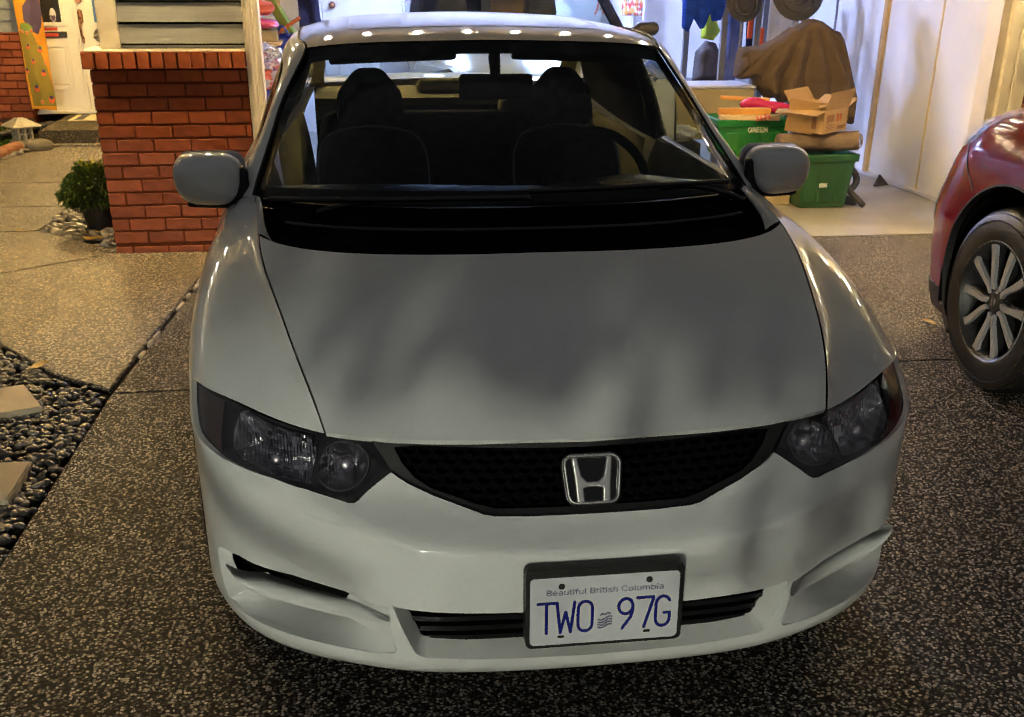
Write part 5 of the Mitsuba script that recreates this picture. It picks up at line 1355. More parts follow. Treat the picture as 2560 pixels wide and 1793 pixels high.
# upper bin on a cream carton
ck3, _ = carton('carton', 'cream closed carton on the floor under the bright green bin', (2.33, 6.06, .006), 0, .42, .40, .30, (0, 0), False, 'm_cream')
add(ck3 + '__lid', box(2.325, 2.755, 6.055, 6.465, .307, .315), 'm_cream', False)
b2 = bin_('storage_bin', 'bright green storage bin with white lettering, filled with wood offcuts', 'storage bin', 2.20, 2.775, 6.20, 6.62, .318, .588, 'm_bin_green', .05)
tx = meshkit.text_mesh('GREEN', .034, .002, bold=True)
add(b2 + '__lettering', frame_xyz(tx, (2.43, 6.208, .500), (1, 0, 0), (0, .12, .99), (0, -1, .12)), 'm_print_white', 20)
tx = meshkit.text_mesh('BIN', .010, .002)
for nm, lab, mm, p, q, r in (('wooden_board', 'orange wooden board sticking out of the bright green bin', 'm_orange_wood', (2.22, 6.28, .640), (2.60, 6.25, .642), .022),
                             ('wooden_board', 'pale wooden board lying along the front of the bright green bin', 'm_light_wood', (2.22, 6.24, .605), (2.66, 6.21, .600), .017),
                             ('wooden_board', 'thin light orange slat at the back of the bright green bin', 'm_orange_wood', (2.30, 6.50, .715), (2.66, 6.45, .70), .012)):
    k = thing(nm, lab, 'board')
    dx = np.array(q) - np.array(p); L = np.linalg.norm(dx)
    scene[k] = mikit.ply(moved(rbox(0, L, -.035, .035, -r, r, .004, 6), p, ry=-math.asin(dx[2] / L), rz=math.atan2(dx[1], dx[0])), mm, smooth=30)
k = thing('stick', 'pale stick with a coral striped grip leaning on the bright green bin', 'stick')
add(k + '__shaft', tube([(2.46, 6.16, .597), (3.0, 6.08, .70)], .009, 8), 'm_light_wood', 40)
for i in range(4):
    a = np.array([2.46, 6.16, .597]) + (np.array([.54, -.08, .103])) * (.02 + .05 * i)
    add(k + '__grip', tube([a, a + np.array([.54, -.08, .103]) * .028], .017, 8), 'm_coral', 40)
k = thing('cushion', 'magenta bottle-shaped cushion on the wood in the bright green bin', 'cushion')
m = tube(spline([(2.44, 6.42, .655), (2.52, 6.40, .685), (2.62, 6.36, .665), (2.72, 6.33, .650), (2.80, 6.30, .645)], 30), .012 + .034 * np.sin(np.pi * np.linspace(.06, .94, 30)) ** .5 * (1 - .35 * np.exp(-((np.linspace(0, 1, 30) - .45) / .13) ** 2)), 16)
scene[k] = mikit.ply(m, 'm_pink', smooth=True)
k = thing('flat_box', 'wide khaki flat box behind the bright green bin', 'box')
add(k + '__body', rbox(2.05, 2.74, 7.0, 7.45, .35, .73, .008, 6), 'm_khaki', 30)
add(k + '__lid', rbox(2.04, 2.75, 6.99, 7.46, .731, .752, .006, 6), 'm_plastic_white', 30)
add(k + '__feet', cat([box(2.1, 2.16, 7.05, 7.4, .005, .35), box(2.62, 2.68, 7.05, 7.4, .005, .35)]), 'm_steel', False)
k = thing('vacuum_hose', 'black vacuum hose and tube leaning beside the dark green bin', 'vacuum hose')
add(k + '__tube', tube([(3.10, 5.98, .17), (3.235, 5.84, .022)], .021, 12), 'm_pad', 40)
add(k + '__hose', tube(spline([(3.13, 6.1, .26), (3.20, 6.05, .25), (3.225, 6.0, .19), (3.19, 5.96, .14), (3.12, 5.96, .12)], 30), .024, 12), 'm_pad', 40)
add(k + '__nozzle', hull([((3.14, 6.05, .03), .028), ((3.25, 6.0, .05), .02), ((3.2, 5.93, .03), .02)]), 'm_grey_bag', 40)
k = thing('doorstop', 'small black wedge on the floor by the garage wall', 'doorstop')
scene[k] = mikit.ply(hull([((3.72, 6.72, .014), .008), ((3.84, 6.75, .014), .008), ((3.79, 6.80, .075), .01)]), 'm_pad', smooth=30)
# seen through the coupe's side window
k = thing('chair', 'small red plastic chair behind the white coupe', 'chair')
add(k + '__backrest', rbox(2.06, 2.36, 7.6, 7.64, .47, .64, .03, 8), 'm_red_plastic', 30)
add(k + '__seat', rbox(2.06, 2.36, 7.26, 7.62, .28, .31, .012, 6), 'm_red_plastic', 30)
for x, y in ((2.08, 7.61), (2.33, 7.61), (2.08, 7.29), (2.33, 7.29)):
    add(k + '__leg', tube([(x, y, .004), (x, y, .47 if y > 7.5 else .28)], .014, 8), 'm_red_plastic', 40)
k = thing('duffel_bag', 'grey-blue cylindrical bag on the small red chair', 'bag')
scene[k] = mikit.ply(hull([((2.06, 7.35, .41), .075), ((2.32, 7.33, .40), .08)], 20), 'm_teal', smooth=60)
k = thing('crate', 'black crate with bags in front of the red chair', 'crate')
add(k + '__body', rbox(1.98, 2.32, 6.95, 7.2, .006, .33, .012, 6), 'm_dark_coat', 30)
k = thing('plastic_bag', 'clear crumpled plastic bag with red print on the black crate', 'bag')
m = trimesh.creation.icosphere(4, 1.0); v = np.asarray(m.vertices)
m.vertices = v * (1 + .5 * (meshkit.fbm(v * 3 + 2, 4) - .5))[:, None] * [.14, .10, .08]
scene[k] = mikit.ply(moved(m, (2.18, 7.06, .405)), 'm_plastic_white', smooth=40)

# left side, beside the door frame
def blob(scale, loc, seed, m, rough=.4, rz=0):
    b = trimesh.creation.icosphere(4, 1.0); v = np.asarray(b.vertices)
    v = np.sign(v) * np.abs(v) ** .75
    b.vertices = v * (1 + rough * (meshkit.fbm(v * 2.4 + seed, 4) - .5))[:, None] * scale
    return moved(b, loc, rz=rz)
SHF = thing('wooden_shelf', 'plain wooden shelf unit left inside the garage doorway', 'shelf')
for z in (.62, 1.095, 1.75):
    add(SHF + '__board', box(-1.65, -.90, 6.55, 7.15, z - .02, z), 'm_bare_wood', False)
for x in (-1.63, -.93):
    add(SHF + '__post', box(x - .02, x + .02, 7.16, 7.2, .005, 1.9), 'm_bare_wood', False)
k = thing('box', 'khaki carton under the pink bags inside the left of the doorway', 'box')
scene[k] = mikit.ply(rbox(-1.35, -.925, 6.70, 7.1, 1.097, 1.165, .006, 6), 'm_khaki', smooth=30)
k = thing('bag', 'stack of red and pink bags at the left edge of the doorway', 'bag')
add(k + '__lower', blob((.20, .16, .035), (-1.12, 6.90, 1.205), 3, 'm_hot_pink', .3), 'm_hot_pink', 40)
add(k + '__upper', blob((.19, .16, .055), (-1.13, 6.90, 1.31), 7, 'm_coral', .3), 'm_coral', 40)
add(k + '__band', rbox(-1.32, -.93, 6.735, 6.76, 1.246, 1.257, .004, 6), 'm_plastic_white', 30)
k = thing('box', 'green box leaning against a white panel inside the left of the doorway', 'box')
scene[k] = mikit.ply(moved(rbox(-.03, .03, -.2, .2, -.17, .17, .006, 6), (-.905, 7.25, 1.225), ry=-.5), 'm_leaf_green', smooth=30)
k = thing('board', 'white panel standing behind the green box', 'board')
scene[k] = mikit.ply(moved(rbox(-.14, .14, -.01, .01, -.25, .25, .004, 6), (-.94, 7.75, 1.26)), 'm_plastic_white', smooth=30)
k = thing('tote_bag', 'royal blue tote bag hanging below the green box', 'bag')
add(k + '__body', inflate(sg.Polygon([(-.975, .80), (-.80, .80), (-.775, 1.0), (-.80, 1.135), (-.985, 1.135), (-1.0, .95)]), 7.0, .06, .014, wobble(30, 6, .012, 8), .05), 'm_blue_tote', True)
add(k + '__strap', tube(spline([(-.93, 6.93, 1.12), (-.90, 6.92, 1.19), (-.85, 6.93, 1.12)], 16), .008, 6), 'm_blue_tote', 40)
k = thing('tote_bag', 'pale striped bag beside the royal blue tote', 'bag')
scene[k] = mikit.ply(inflate(sg.Polygon([(-.80, .90), (-.72, .90), (-.70, 1.02), (-.76, 1.13), (-.80, 1.10)]), 7.1, .04, .014, None, .03), 'm_plastic_white', smooth=True)
k = thing('foil_bag', 'shiny crumpled foil bag by the left door post', 'bag')
scene[k] = mikit.ply(blob((.10, .09, .09), (-1.0, 6.55, 1.0), 5, 'm_foil', 1.1), 'm_foil', smooth=False)
k = thing('bag', 'red and white patterned bag below the shiny foil bag', 'bag')
add(k + '__body', blob((.10, .08, .065), (-.985, 6.48, .86), 9, 'm_coral', .7), 'm_coral', 40)
add(k + '__patch', blob((.05, .03, .04), (-.93, 6.42, .88), 12, 'm_plastic_white', .8), 'm_plastic_white', 40)
add(k + '__patch', blob((.05, .03, .03), (-1.02, 6.42, .84), 15, 'm_plastic_white', .8), 'm_plastic_white', 40)
k = thing('storage_bin', 'deep blue storage bin behind the left door post', 'storage bin')
add(k + '__tub', rbox(-1.4, -.84, 6.25, 6.62, .30, .80, .03, 8), 'm_blue_tote', 30)
add(k + '__foot', box(-1.35, -.9, 6.3, 6.6, .005, .3), 'm_grey_bag', False)
cloth('coat', 'dark navy padded coat hanging near the interior door', 'coat', [(-1.02, 1.6), (-1.0, 1.30), (-.93, 1.24), (-.945, 1.05), (-.92, .75), (-.66, .72), (-.62, 1.0), (-.655, 1.2), (-.67, 1.6)], 8.9, .10, 'm_dark_coat', wobble(16, 7, .035, 10), rnd=.09)
k = thing('book', 'dark red book lying on the blue tote bag', 'book')
scene[k] = mikit.ply(moved(rbox(-.11, .11, -.08, .08, -.012, .012, .004, 6), (-.86, 7.0, 1.185), ry=-.55), 'm_card_red', smooth=30)
k = thing('hanging_cloth', 'colourful diamond patterned cloth hanging on the back wall', 'cloth')
scene[k] = mikit.ply(inflate(sg.box(2.385, 1.155, 2.62, 1.9), 10.2, .015, .02, None, .03), 'm_pattern', smooth=True)
k = thing('lanyard', 'bunch of small red and white lanyards on the back wall', 'lanyard')
for i in range(6):
    add(k + '__strap', tube(spline([(2.18 + .02 * i, 10.5, 1.5), (2.20 + .015 * i + .01 * math.sin(i * 3), 10.45, 1.3), (2.16 + .028 * i, 10.45, 1.16 + .02 * (i % 3))], 12), .010, 5), ['m_coral', 'm_plastic_white', 'm_khaki'][i % 3], 40)
k = thing('wall_strip', 'slim white power strip on the wall panel near the blue jacket', 'power strip')
scene[k] = mikit.ply(rbox(2.585, 2.61, 10.55, 10.598, 1.0, 1.25, .006, 6), 'm_plastic_white', smooth=30)
k = thing('wall_post', 'thin white corner post beside the patterned cloth', 'post')
scene[k] = mikit.ply(rbox(2.46, 2.49, 9.6, 9.63, .004, 2.55, .004, 6), 'm_plastic_white', smooth=30)
# ------------------------------------------------------------------ red car at the right: it faces the garage
RC = thing('red_car', 'red crossover at the right edge, nose towards the garage, with black-and-silver wheels', 'car')
XC = 2.97
def rp(part, m, b, smooth=40): return add(RC + '__' + part, m, b, smooth)
plan = spline([(2.97, 3.27), (2.75, 3.25), (2.55, 3.195), (2.38, 3.10), (2.24, 2.97), (2.13, 2.80), (2.07, 2.60), (2.045, 2.3), (2.04, 1.6), (2.04, .6), (2.045, -.4), (2.08, -1.0), (2.2, -1.3), (2.5, -1.42), (2.97, -1.46)], 400)
PL = np.r_[0, np.cumsum(np.linalg.norm(np.diff(plan, axis=0), axis=1))]
def prof(z):     # inset from the widest plan at height z
    return np.interp(z, [.18, .25, .40, .60, .74, .82, .90, .97, 1.02, 1.05], [.05, .03, .012, .0, .004, .012, .030, .075, .14, .24])
def rskin(a, z, d=0.0):
    x, y = np.interp(a, PL, plan[:, 0]), np.interp(a, PL, plan[:, 1])
    e = .03
    tx_, ty_ = np.interp(a + e, PL, plan[:, 0]) - np.interp(a - e, PL, plan[:, 0]), np.interp(a + e, PL, plan[:, 1]) - np.interp(a - e, PL, plan[:, 1])
    l = np.hypot(tx_, ty_) + 1e-9
    nx, ny = -ty_ / l, tx_ / l       # inwards when walking from the nose along the left side
    s = np.sign(nx * (XC - x) + ny * (1.0 - y)); 
    ins = prof(z) + d + .035 * np.exp(-((z - .72) / .05) ** 2) * 0
    front = np.clip((y - 2.5) / .6, 0, 1)
    ins = ins + front * np.clip(z - .62, 0, 1) * .35
    return np.stack([x + nx * s * ins, y + ny * s * ins, z], 1)
a_of_y = lambda y: np.interp(-y, -plan[:, 1], PL)
HY, HZ, RA = 2.10, .365, .455
aw = a_of_y(HY); aw2 = a_of_y(-.60)
hole = lambda a0, r: sg.Point(a0, HZ).buffer(r, quad_segs=24)
trim_top = .30
side_poly = sg.box(0, .30, PL[-1], 1.05).difference(hole(aw, RA)).difference(hole(aw2, RA))
hl_poly = sg.Polygon([(.34, .82), (.55, .80), (.80, .83), (1.0, .872), (1.12, .885), (1.21, .905), (1.285, .955), (1.25, .988), (1.15, 1.003), (.95, .998), (.60, .95), (.38, .90)])
rp('body', trimmed(side_poly.difference(hl_poly), rskin, .03, .02, (-1, 0, 0)), 'm_red_paint', 50)
clad = sg.box(0, .19, PL[-1], .298).difference(hole(aw, RA)).difference(hole(aw2, RA)).union(hole(aw, RA + .0).buffer(.0).difference(hole(aw, RA - .008))).union(hole(aw2, RA).difference(hole(aw2, RA - .008)))
clad = clad.intersection(sg.box(0, .19, PL[-1], 1.0))
rp('lower_cladding', trimmed(clad, lambda a, z: rskin(a, z, -.004), .025, .03, (-1, 0, 0)), 'm_grey_plastic', 40)
hk2 = rp('headlight', trimmed(hl_poly, lambda a, z: rskin(a, z, -.006), .02, .03, (-1, 0, 0)), 'm_lens', 50)
add(hk2 + '__bowl', trimmed(hl_poly, lambda a, z: rskin(a, z, .012), .02, 0, (-1, 0, 0)), 'm_reflector', 40)
fog = sg.Polygon([(.62, .47), (.98, .55), (1.02, .66), (.92, .70), (.66, .60)])
rp('fog_recess', trimmed(fog, lambda a, z: rskin(a, z, -.004), .02, .01, (-1, 0, 0)), 'm_silver_paint', 40)
seamp = rskin(np.linspace(1.24, 1.44, 20), np.linspace(.905, .755, 20), -.001)
rp('bumper_seam', tube(seamp, .003, 5), 'm_black', 40)
both_r = lambda part, m, b: (rp(part, m, b), rp(part, trimesh.Trimesh(np.asarray(m.vertices) * [-1, 1, 1] + [2 * XC, 0, 0], np.asarray(m.faces)[:, ::-1], process=False), b))
mm_ = trimmed(side_poly, rskin, .06, .0, (-1, 0, 0))
rp('body', trimesh.Trimesh(np.asarray(mm_.vertices) * [-1, 1, 1] + [2 * XC, 0, 0], np.asarray(mm_.faces)[:, ::-1], process=False), 'm_red_paint', 50)
# bonnet, glasshouse, roof
def rail(x, pts): return [(XC - x, y, z) for y, z in pts]
ab = np.interp(np.linspace(0, 1, 40), [0, 1], [0, a_of_y(1.22)])
B0 = rskin(ab, np.full(40, 1.049))
B0[:, 0] = np.minimum(B0[:, 0], XC)
ym = np.linspace(B0[0, 1], 1.12, 40)
bl_, br_ = [], []
P = []
for t_ in np.linspace(0, 1, 13):
    c = np.stack([np.full(40, XC), ym, 1.049 + .105 * np.linspace(0, 1, 40) ** .7], 1)
    q = B0 * (1 - t_) + c * t_
    q[:, 2] = B0[:, 2] + (c[:, 2] - B0[:, 2]) * math.sin(t_ * math.pi / 2)
    P.append(q)
P = np.array(P)
P2 = P[::-1] * [-1, 1, 1] + [2 * XC, 0, 0]
rp('bonnet', grid(np.vstack([P, P2[1:]])), 'm_red_paint', 60)
wsr = loft([rail(.78, [(1.25, 1.09), (.35, 1.58)]), rail(0, [(1.10, 1.15), (.22, 1.65)]), rail(-.78, [(1.25, 1.09), (.35, 1.58)])], 12, 20)
rp('windshield', wsr, 'm_dark_glass', 60)
rf = loft([rail(.62, [(.32, 1.60), (-.4, 1.64), (-1.2, 1.58)]), rail(0, [(.22, 1.655), (-.4, 1.69), (-1.2, 1.63)]), rail(-.62, [(.32, 1.60), (-.4, 1.64), (-1.2, 1.58)])], 20, 20)
rp('roof', rf, 'm_red_paint', 60)
for s_ in (1, -1):
    rp('side_window', loft([rail(.80 * s_, [(1.2, 1.04), (0, 1.04), (-1.2, 1.06)]), rail(.63 * s_, [(.32, 1.59), (-.3, 1.63), (-1.2, 1.57)])], 16, 6, smooth=False), 'm_dark_glass', 60)
rp('rear', loft([rail(.66, [(-1.2, 1.58), (-1.40, 1.05)]), rail(-.66, [(-1.2, 1.58), (-1.40, 1.05)])], 8, 8, smooth=False), 'm_dark_glass', 60)
rp('underbody', cat([box(XC - .66, XC + .66, -1.3, 2.95, .20, .52), box(XC - .45, XC + .45, 1.2, 2.70, .55, .90), box(XC - .80, XC + .80, .0, 1.5, .55, .9)]), 'm_under', False)
for a0, y0 in ((aw, HY), (aw2, -.60)):
    th = np.linspace(-.25, np.pi + .25, 40)
    P = np.stack([np.stack([np.full(40, x_), y0 + RA * np.cos(th), HZ + RA * np.sin(th)], 1) for x_ in (2.07, 2.30, 2.36)], 1)
    P[:, 2, 1:] = [y0, HZ]
    rp('wheel_arch', grid(P), 'm_under', 40)
mf = cat([hull([((2.42, 3.02, .30), .02), ((2.34, 2.72, .27), .02), ((2.30, 2.60, .12), .015), ((2.36, 2.70, .11), .015)])])
rp('splash_guard', moved(mf, (-.16, -.07, .0)), 'm_grey_plastic', 40)
# wheel: tyre, ten-spoke two-tone rim
def suv_wheel(x, y, face=-1):
    k = rp('wheel', moved(lathe([(.225, .10), (.25, .112), (.30, .116), (.345, .100), (.363, .075), (.368, .04), (.368, -.04), (.363, -.075), (.345, -.100), (.30, -.116), (.25, -.112), (.232, -.104), (.225, -.095)], 72, 'x'), (x, y, HZ)), 'm_tyre', 40)
    for rr2, w2 in ((.318, .0), (.345, .0)):
        th = np.linspace(0, 2 * np.pi, 73)
        add(k + '__tyre_ridge', moved(tube(np.stack([0 * th - (.1135 if rr2 < .33 else .0985), rr2 * np.cos(th), rr2 * np.sin(th)], 1), .0026, 5), (x, y, HZ)), 'm_tyre', 60)
    add(k + '__barrel', moved(lathe([(.232, -.104), (.238, -.112), (.231, -.108), (.222, -.085), (.205, -.06), (.20, .06), (.0, .06)], 60, 'x'), (x, y, HZ)), 'm_alloy_dark', 40)
    add(k + '__rim_lip', moved(lathe([(.226, -.092), (.232, -.107), (.240, -.111), (.243, -.104), (.232, -.09)], 72, 'x'), (x, y, HZ)), 'm_alloy', 40)
    add(k + '__brake_disc', moved(lathe([(.0, -.01), (.15, -.01), (.15, .01), (0, .01)], 40, 'x'), (x, y, HZ)), 'm_alloy_dark', 30)
    yz = lambda m, d: frame_xyz(m, (x - d, y, HZ), (0, -1, 0), (0, 0, 1), (-1, 0, 0))
    for i in range(5):
        a0 = math.radians(90 + 72 * i)
        for s_ in (-1, 1):
            # one arm of a forked spoke: from the hub out to the lip
            pts = [(.050, s_ * .020), (.075, s_ * .034), (.13, s_ * .046), (.18, s_ * .058), (.229, s_ * .076)]
            wd = [.018, .016, .020, .026, .034]
            c, s2 = math.cos(a0), math.sin(a0)
            L, R_ = [], []
            for (r_, t_), w_ in zip(pts, wd):
                L.append((r_, t_ + w_ / 2)); R_.append((r_, t_ - w_ / 2))
            P = sg.Polygon([(u * c - v * s2, u * s2 + v * c) for u, v in L + R_[::-1]]).buffer(.002)
            add(k + '__spoke', yz(extrude(P, .016), .082), 'm_alloy', 25)
            add(k + '__spoke_flank', yz(extrude(P.buffer(.005), .024), .056), 'm_alloy_dark', 25)
        a1 = a0 + math.radians(36)
        add(k + '__lug_nut', yz(moved(lathe([(0, 0), (.011, 0), (.010, .02), (0, .022)], 10), (.058 * math.cos(a1), .058 * math.sin(a1), 0)), .070), 'm_alloy_dark', 30)
    add(k + '__hub', yz(lathe([(.0, 0), (.052, 0), (.050, .022), (.038, .030), (0, .031)], 40), .064), 'm_alloy_dark', 30)
    cap = sa.scale(sg.Point(0, 0).buffer(1), .013, .022)
    add(k + '__emblem', yz(extrude(cap.difference(cap.buffer(-.0035)).union(sg.box(-.018, -.0025, .018, .0025).intersection(cap)), .003), .096), 'm_chrome', 20)
suv_wheel(2.155, HY); suv_wheel(2.155, -.60)
rp('wheel', moved(lathe([(.0, .1), (.36, .1), (.37, -.1), (0, -.1)], 40, 'x'), (2 * XC - 2.155, HY, HZ)), 'm_tyre', 40)
rp('wheel', moved(lathe([(.0, .1), (.36, .1), (.37, -.1), (0, -.1)], 40, 'x'), (2 * XC - 2.155, -.60, HZ)), 'm_tyre', 40)
rp('door_mirror', hull([((1.98, 1.15, 1.12), .06), ((1.86, 1.17, 1.14), .06), ((1.86, 1.1, 1.08), .05)]), 'm_red_paint', 60)

# ------------------------------------------------------------------ silver car inside the garage, behind the coupe
SC = thing('silver_car', 'silver car parked inside the garage behind the white coupe', 'car')
XS = .80
def sp_(part, m, b, smooth=50): return add(SC + '__' + part, m, b, smooth)
def srail(x, pts): return [(XS + x, y, z) for y, z in pts]
sp_('bonnet', loft([srail(-.84, [(5.55, .93), (6.0, 1.00), (6.6, 1.05)]), srail(-.5, [(5.33, .95), (5.9, 1.06), (6.55, 1.10)]), srail(0, [(5.25, .96), (5.9, 1.08), (6.5, 1.12)]), srail(.5, [(5.33, .95), (5.9, 1.06), (6.55, 1.10)]), srail(.84, [(5.55, .93), (6.0, 1.0), (6.6, 1.05)])], 24, 40), 'm_silver_paint', 60)
sp_('front', loft([srail(-.88, [(5.60, .92), (5.52, .6), (5.58, .25)]), srail(-.5, [(5.33, .94), (5.24, .6), (5.3, .25)]), srail(0, [(5.25, .95), (5.16, .6), (5.22, .25)]), srail(.5, [(5.33, .94), (5.24, .6), (5.3, .25)]), srail(.88, [(5.60, .92), (5.52, .6), (5.58, .25)])], 20, 40), 'm_silver_paint', 60)
for s_ in (-1, 1):
    sp_('side', loft([srail(s_ * .84, [(5.55, .93), (6.6, 1.04), (8.0, 1.06), (9.8, 1.08)]), srail(s_ * .91, [(5.62, .75), (6.6, .8), (8, .8), (9.8, .8)]), srail(s_ * .90, [(5.62, .25), (6.6, .22), (8.0, .22), (9.8, .25)])], 20, 12), 'm_silver_paint', 60)
    sp_('pillar', tube(spline(srail(s_ * .80, [(6.62, 1.06)]) + srail(s_ * .72, [(7.0, 1.32)]) + srail(s_ * .66, [(7.35, 1.52)]), 14), .040, 8), 'm_black', 60)
    hk3 = sp_('headlight', hull([((XS + s_ * .80, 5.62, .93), .035), ((XS + s_ * .70, 5.43, .93), .05), ((XS + s_ * .60, 5.42, .98), .04), ((XS + s_ * .78, 5.85, 1.01), .02)], 14), 'm_lens', 60)
    add(hk3 + '__bowl', hull([((XS + s_ * .76, 5.64, .93), .025), ((XS + s_ * .69, 5.46, .93), .035), ((XS + s_ * .62, 5.46, .97), .03)], 14), 'm_reflector', 40)
    sp_('door_mirror', hull([((XS + s_ * .86, 6.80, 1.13), .03), ((XS + s_ * .93, 6.80, 1.17), .05), ((XS + s_ * 1.03, 6.80, 1.175), .05)], 12), 'm_pad', 60)
    sp_('side_window', loft([srail(s_ * .84, [(6.75, 1.06), (8, 1.07), (9.7, 1.1)]), srail(s_ * .66, [(7.4, 1.53), (8, 1.56), (9.5, 1.5)])], 14, 5, smooth=False), 'm_glass', 60)
sp_('windshield', loft([srail(-.80, [(6.62, 1.06), (7.35, 1.52)]), srail(0, [(6.48, 1.12), (7.22, 1.57)]), srail(.80, [(6.62, 1.06), (7.35, 1.52)])], 10, 20), 'm_glass', 60)
sp_('roof', loft([srail(-.66, [(7.35, 1.53), (8.2, 1.58), (9.6, 1.5)]), srail(0, [(7.22, 1.58), (8.2, 1.63), (9.6, 1.55)]), srail(.66, [(7.35, 1.53), (8.2, 1.58), (9.6, 1.5)])], 14, 14), 'm_silver_paint', 60)
sp_('dashboard', box(XS - .72, XS + .72, 6.75, 7.15, .95, 1.10), 'm_dash', False)
for s_ in (-1, 1):
    k = sp_('seat', hull([((XS + s_ * .37 - .2, 7.75, .6), .07), ((XS + s_ * .37 + .2, 7.75, .6), .07), ((XS + s_ * .37 - .17, 7.95, 1.13), .06), ((XS + s_ * .37 + .17, 7.95, 1.13), .06)]), 'm_grey_bag', 60)
    add(k + '__headrest', hull([((XS + s_ * .37 - .09, 7.98, 1.25), .05), ((XS + s_ * .37 + .09, 7.98, 1.25), .05), ((XS + s_ * .37 - .07, 7.98, 1.36), .05), ((XS + s_ * .37 + .07, 7.98, 1.36), .05)]), 'm_grey_bag', 60)
sp_('underbody', box(XS - .85, XS + .85, 5.6, 9.7, .2, .9), 'm_under', False)
sp_('tail', box(XS - .8, XS + .8, 9.72, 9.80, .25, 1.08), 'm_silver_paint', False)
sp_('rear_window', box(XS - .66, XS + .66, 9.60, 9.63, 1.09, 1.50), 'm_grey_bag', False)
for s_ in (-1, 1):
    for y in (6.3, 9.0):
        sp_('wheel', moved(lathe([(.0, .1), (.33, .1), (.35, .06), (.35, -.06), (.33, -.1), (0, -.1)], 36, 'x'), (XS + s_ * .80, y, .355)), 'm_tyre', 40)
sp_('load', cat([rbox(XS + .05, XS + .62, 8.7, 9.5, .9, 1.47, .01, 6)]), 'm_cardboard', 30)
# ------------------------------------------------------------------ lamps, all out of view
def lamp_mesh(key, m, rgb_, **k):
    scene[key] = mikit.ply(m, 'm_plastic_white', smooth=False, emitter={'type': 'area', 'radiance': rgb(*rgb_)})
# string lights along the eave
SL = thing('string_light', 'string of warm round bulbs along the eave', 'string light')
bx = np.arange(-4.2, 7.5, BULB_DX) + BULB_X0
add(SL + '__wire', tube(np.stack([np.linspace(-4.4, 7.6, 200), np.full(200, BULB_Y), np.full(200, BULB_Z + .05)], 1), .004, 5), 'm_black', 40)
bulbs = cat([moved(trimesh.creation.icosphere(2, BULB_R), (x, BULB_Y, BULB_Z)) for x in bx])
lamp_mesh(SL + '__bulbs', bulbs, BULB_RAD)
labels[SL + '__bulbs'] = {'label': 'warm glowing bulbs', 'kind': 'stuff'}
# garage ceiling lamps
for i, (x, y, w, l) in enumerate(GAR_LAMPS):
    k = thing('ceiling_lamp', 'cool white ceiling lamp in the garage, %s' % ['smaller of two', 'longer of two', 'near the back'][i], 'ceiling lamp', 'garage ceiling lamps')
    lamp_mesh(k + '__tube', box(x - w, x + w, y - l, y + l, 2.50, 2.54), GAR_RAD)
    add(k + '__housing', box(x - w - .02, x + w + .02, y - l - .02, y + l + .02, 2.545, 2.60), 'm_plastic_white', False)
# unseen porch lamp, placed to light the entry and the path
k = thing('porch_lamp', 'unseen warm lamp over the front entry, placed to light the door and path', 'porch lamp')
lamp_mesh(k + '__globe', moved(trimesh.creation.icosphere(3, .09), PORCH), PORCH_RAD)
add(k + '__arm', tube([(PORCH[0], PORCH[1], PORCH[2] + .10), (PORCH[0], PORCH[1], 2.62)], .015, 8), 'm_black', 40)
structure('porch_ceiling', box(-6, -1.82, 5.4, 11.4, 2.62, 2.66), 'm_ceiling', 'ceiling over the front entry')
# unseen lamp behind the camera, placed to light the bumper and bonnet front
k = thing('post_lamp', 'unseen low lamp behind the viewer, placed to light the bumper of the white coupe', 'post lamp')
add(k + '__pole', tube([(UNSEEN_LAMP[0], UNSEEN_LAMP[1], -.1), (UNSEEN_LAMP[0], UNSEEN_LAMP[1], UNSEEN_LAMP[2] - UNSEEN_LAMP_R)], .06, 10), 'm_steel', 40)
lamp_mesh(k + '__globe', moved(trimesh.creation.icosphere(3, UNSEEN_LAMP_R), UNSEEN_LAMP), UNSEEN_LAMP_RAD)

# unseen tree, its crown shaped to keep that lamp off the bonnet and mirrors
TR = thing('street_tree', 'unseen leafy tree behind the viewer, shaped to shade the bonnet and mirrors', 'tree')
add(TR + '__trunk', tube(spline([(-3.85, -6.1, -.12), (-3.80, -6.05, .8), (-3.4, -6.0, 1.6), (-2.8, -6.0, 2.2)], 20), np.linspace(.07, .035, 20), 10), 'm_rock', 40)
rg = np.random.default_rng(77)
V, F = [], []
def tree_leaf(c, L):
    q = trimesh.transformations.random_rotation_matrix(rg.random(3))[:3, :3]
    o = len(V)
    V.extend([c - q[0] * L * .5, c + q[1] * L * .28, c + q[0] * L * .5, c - q[1] * L * .28]); F.extend([[o, o + 1, o + 2], [o, o + 2, o + 3]])
def lower_edge(x, y): return 1.275 + .035 * math.sin(x * 7 + 1) + .02 * math.sin(x * 19) - .065 * (y + 6)  # bottom of the crown, set by where shade begins on the bonnet
while len(V) < 4 * 7000:
    x, y, z = rg.uniform(-4.1, -.75), rg.uniform(-6.5, -5.6), rg.uniform(1.2, 3.0)
    if z > lower_edge(x, y) + .03 and ((x + 2.4) / 1.75) ** 2 + ((z - 1.9) / 1.0) ** 2 < 1.05: tree_leaf(np.array([x, y, z]), rg.uniform(.07, .12))
for i in range(4500):
    x, y = rg.uniform(-3.3, -1.3), rg.uniform(-6.3, -5.7)
    tree_leaf(np.array([x, y, lower_edge(x, y) + .05 + .6 * rg.random()]), rg.uniform(.06, .10))
for i in range(500):
    x, y = rg.uniform(-3.3, -1.3), rg.uniform(-6.2, -5.8)
    tree_leaf(np.array([x, y, lower_edge(x, y) - .05 + .12 * rg.random()]), rg.uniform(.04, .08))
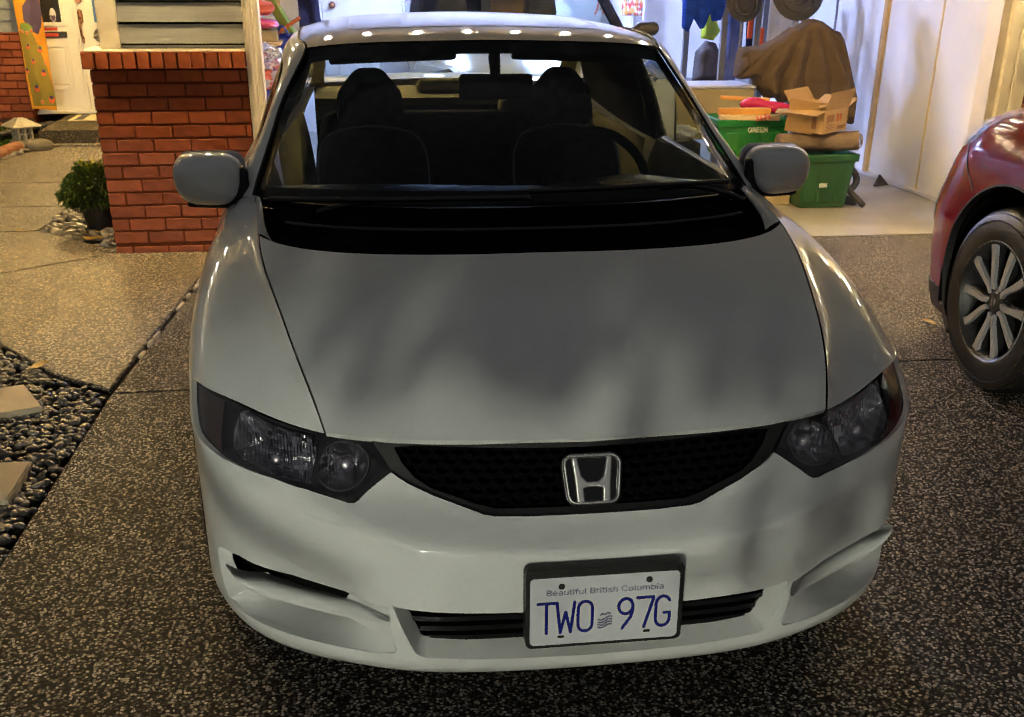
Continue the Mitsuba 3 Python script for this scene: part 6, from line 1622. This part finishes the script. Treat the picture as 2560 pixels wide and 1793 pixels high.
for i in range(9):      # loose twigs hung low so their shade mottles the right bumper
    x0 = rg.uniform(-1.98, -1.72); a = rg.uniform(-.8, .2); n = rg.integers(5, 9)
    for j in range(n):
        tree_leaf(np.array([x0 + .026 * j * a, -6 + rg.normal() * .04, 1.24 - .030 * j]), rg.uniform(.065, .095))
add(TR + '__branch', tube([(-2.80, -6.0, 1.24), (-2.62, -6.0, 1.105), (-2.52, -6.0, 1.07), (-2.42, -6.0, 1.035)], [.016, .014, .014, .008], 8), 'm_rock', 40)  # branch placed so its shade streaks the left bumper
add(TR + '__crown', trimesh.Trimesh(np.array(V), np.array(F), process=False), 'm_shrub', False)
labels[TR + '__crown'] = {'label': 'dense leaves', 'kind': 'stuff'}

# two unseen lamps behind the viewer, placed for glints in the bumper
HL = thing('house_lamp', 'pair of unseen small lamps behind the viewer, placed to glint in the bumper', 'lamp')
lamp_mesh(HL + '__bulbs', cat([moved(trimesh.creation.icosphere(2, .06), (-7.0, -19.7, 2.4)), moved(trimesh.creation.icosphere(2, .06), (-6.1, -19.7, 2.4))]), (300, 270, 220))
labels[HL + '__bulbs'] = {'label': 'glowing bulbs', 'kind': 'stuff'}
HS = thing('house', 'pale house across the road behind the viewer', 'house')
add(HS + '__wall', box(-12, -2, -24, -20, -.1, 3.2), 'm_siding', False)
add(HS + '__roof', trimesh.convex.convex_hull(np.array([[-12.4, -24.4, 3.2], [-1.6, -24.4, 3.2], [-12.4, -19.4, 3.2], [-1.6, -19.4, 3.2], [-12.4, -22, 4.8], [-1.6, -22, 4.8]])), 'm_steel', False)

# unseen lamp above the right pier, placed to light the door post and red car
WL = thing('coach_lamp', 'unseen small lamp above the right brick pier, placed to light the door post', 'wall lamp')
lamp_mesh(WL + '__bulb', moved(trimesh.creation.icosphere(2, .045), (4.02, 4.72, 1.92)), (95, 70, 34))
add(WL + '__bracket', box(4.0, 4.04, 4.78, 5.06, 1.98, 2.02), 'm_black', False)
add(WL + '__cap', box(3.95, 4.09, 4.65, 4.79, 1.985, 2.01), 'm_black', False)
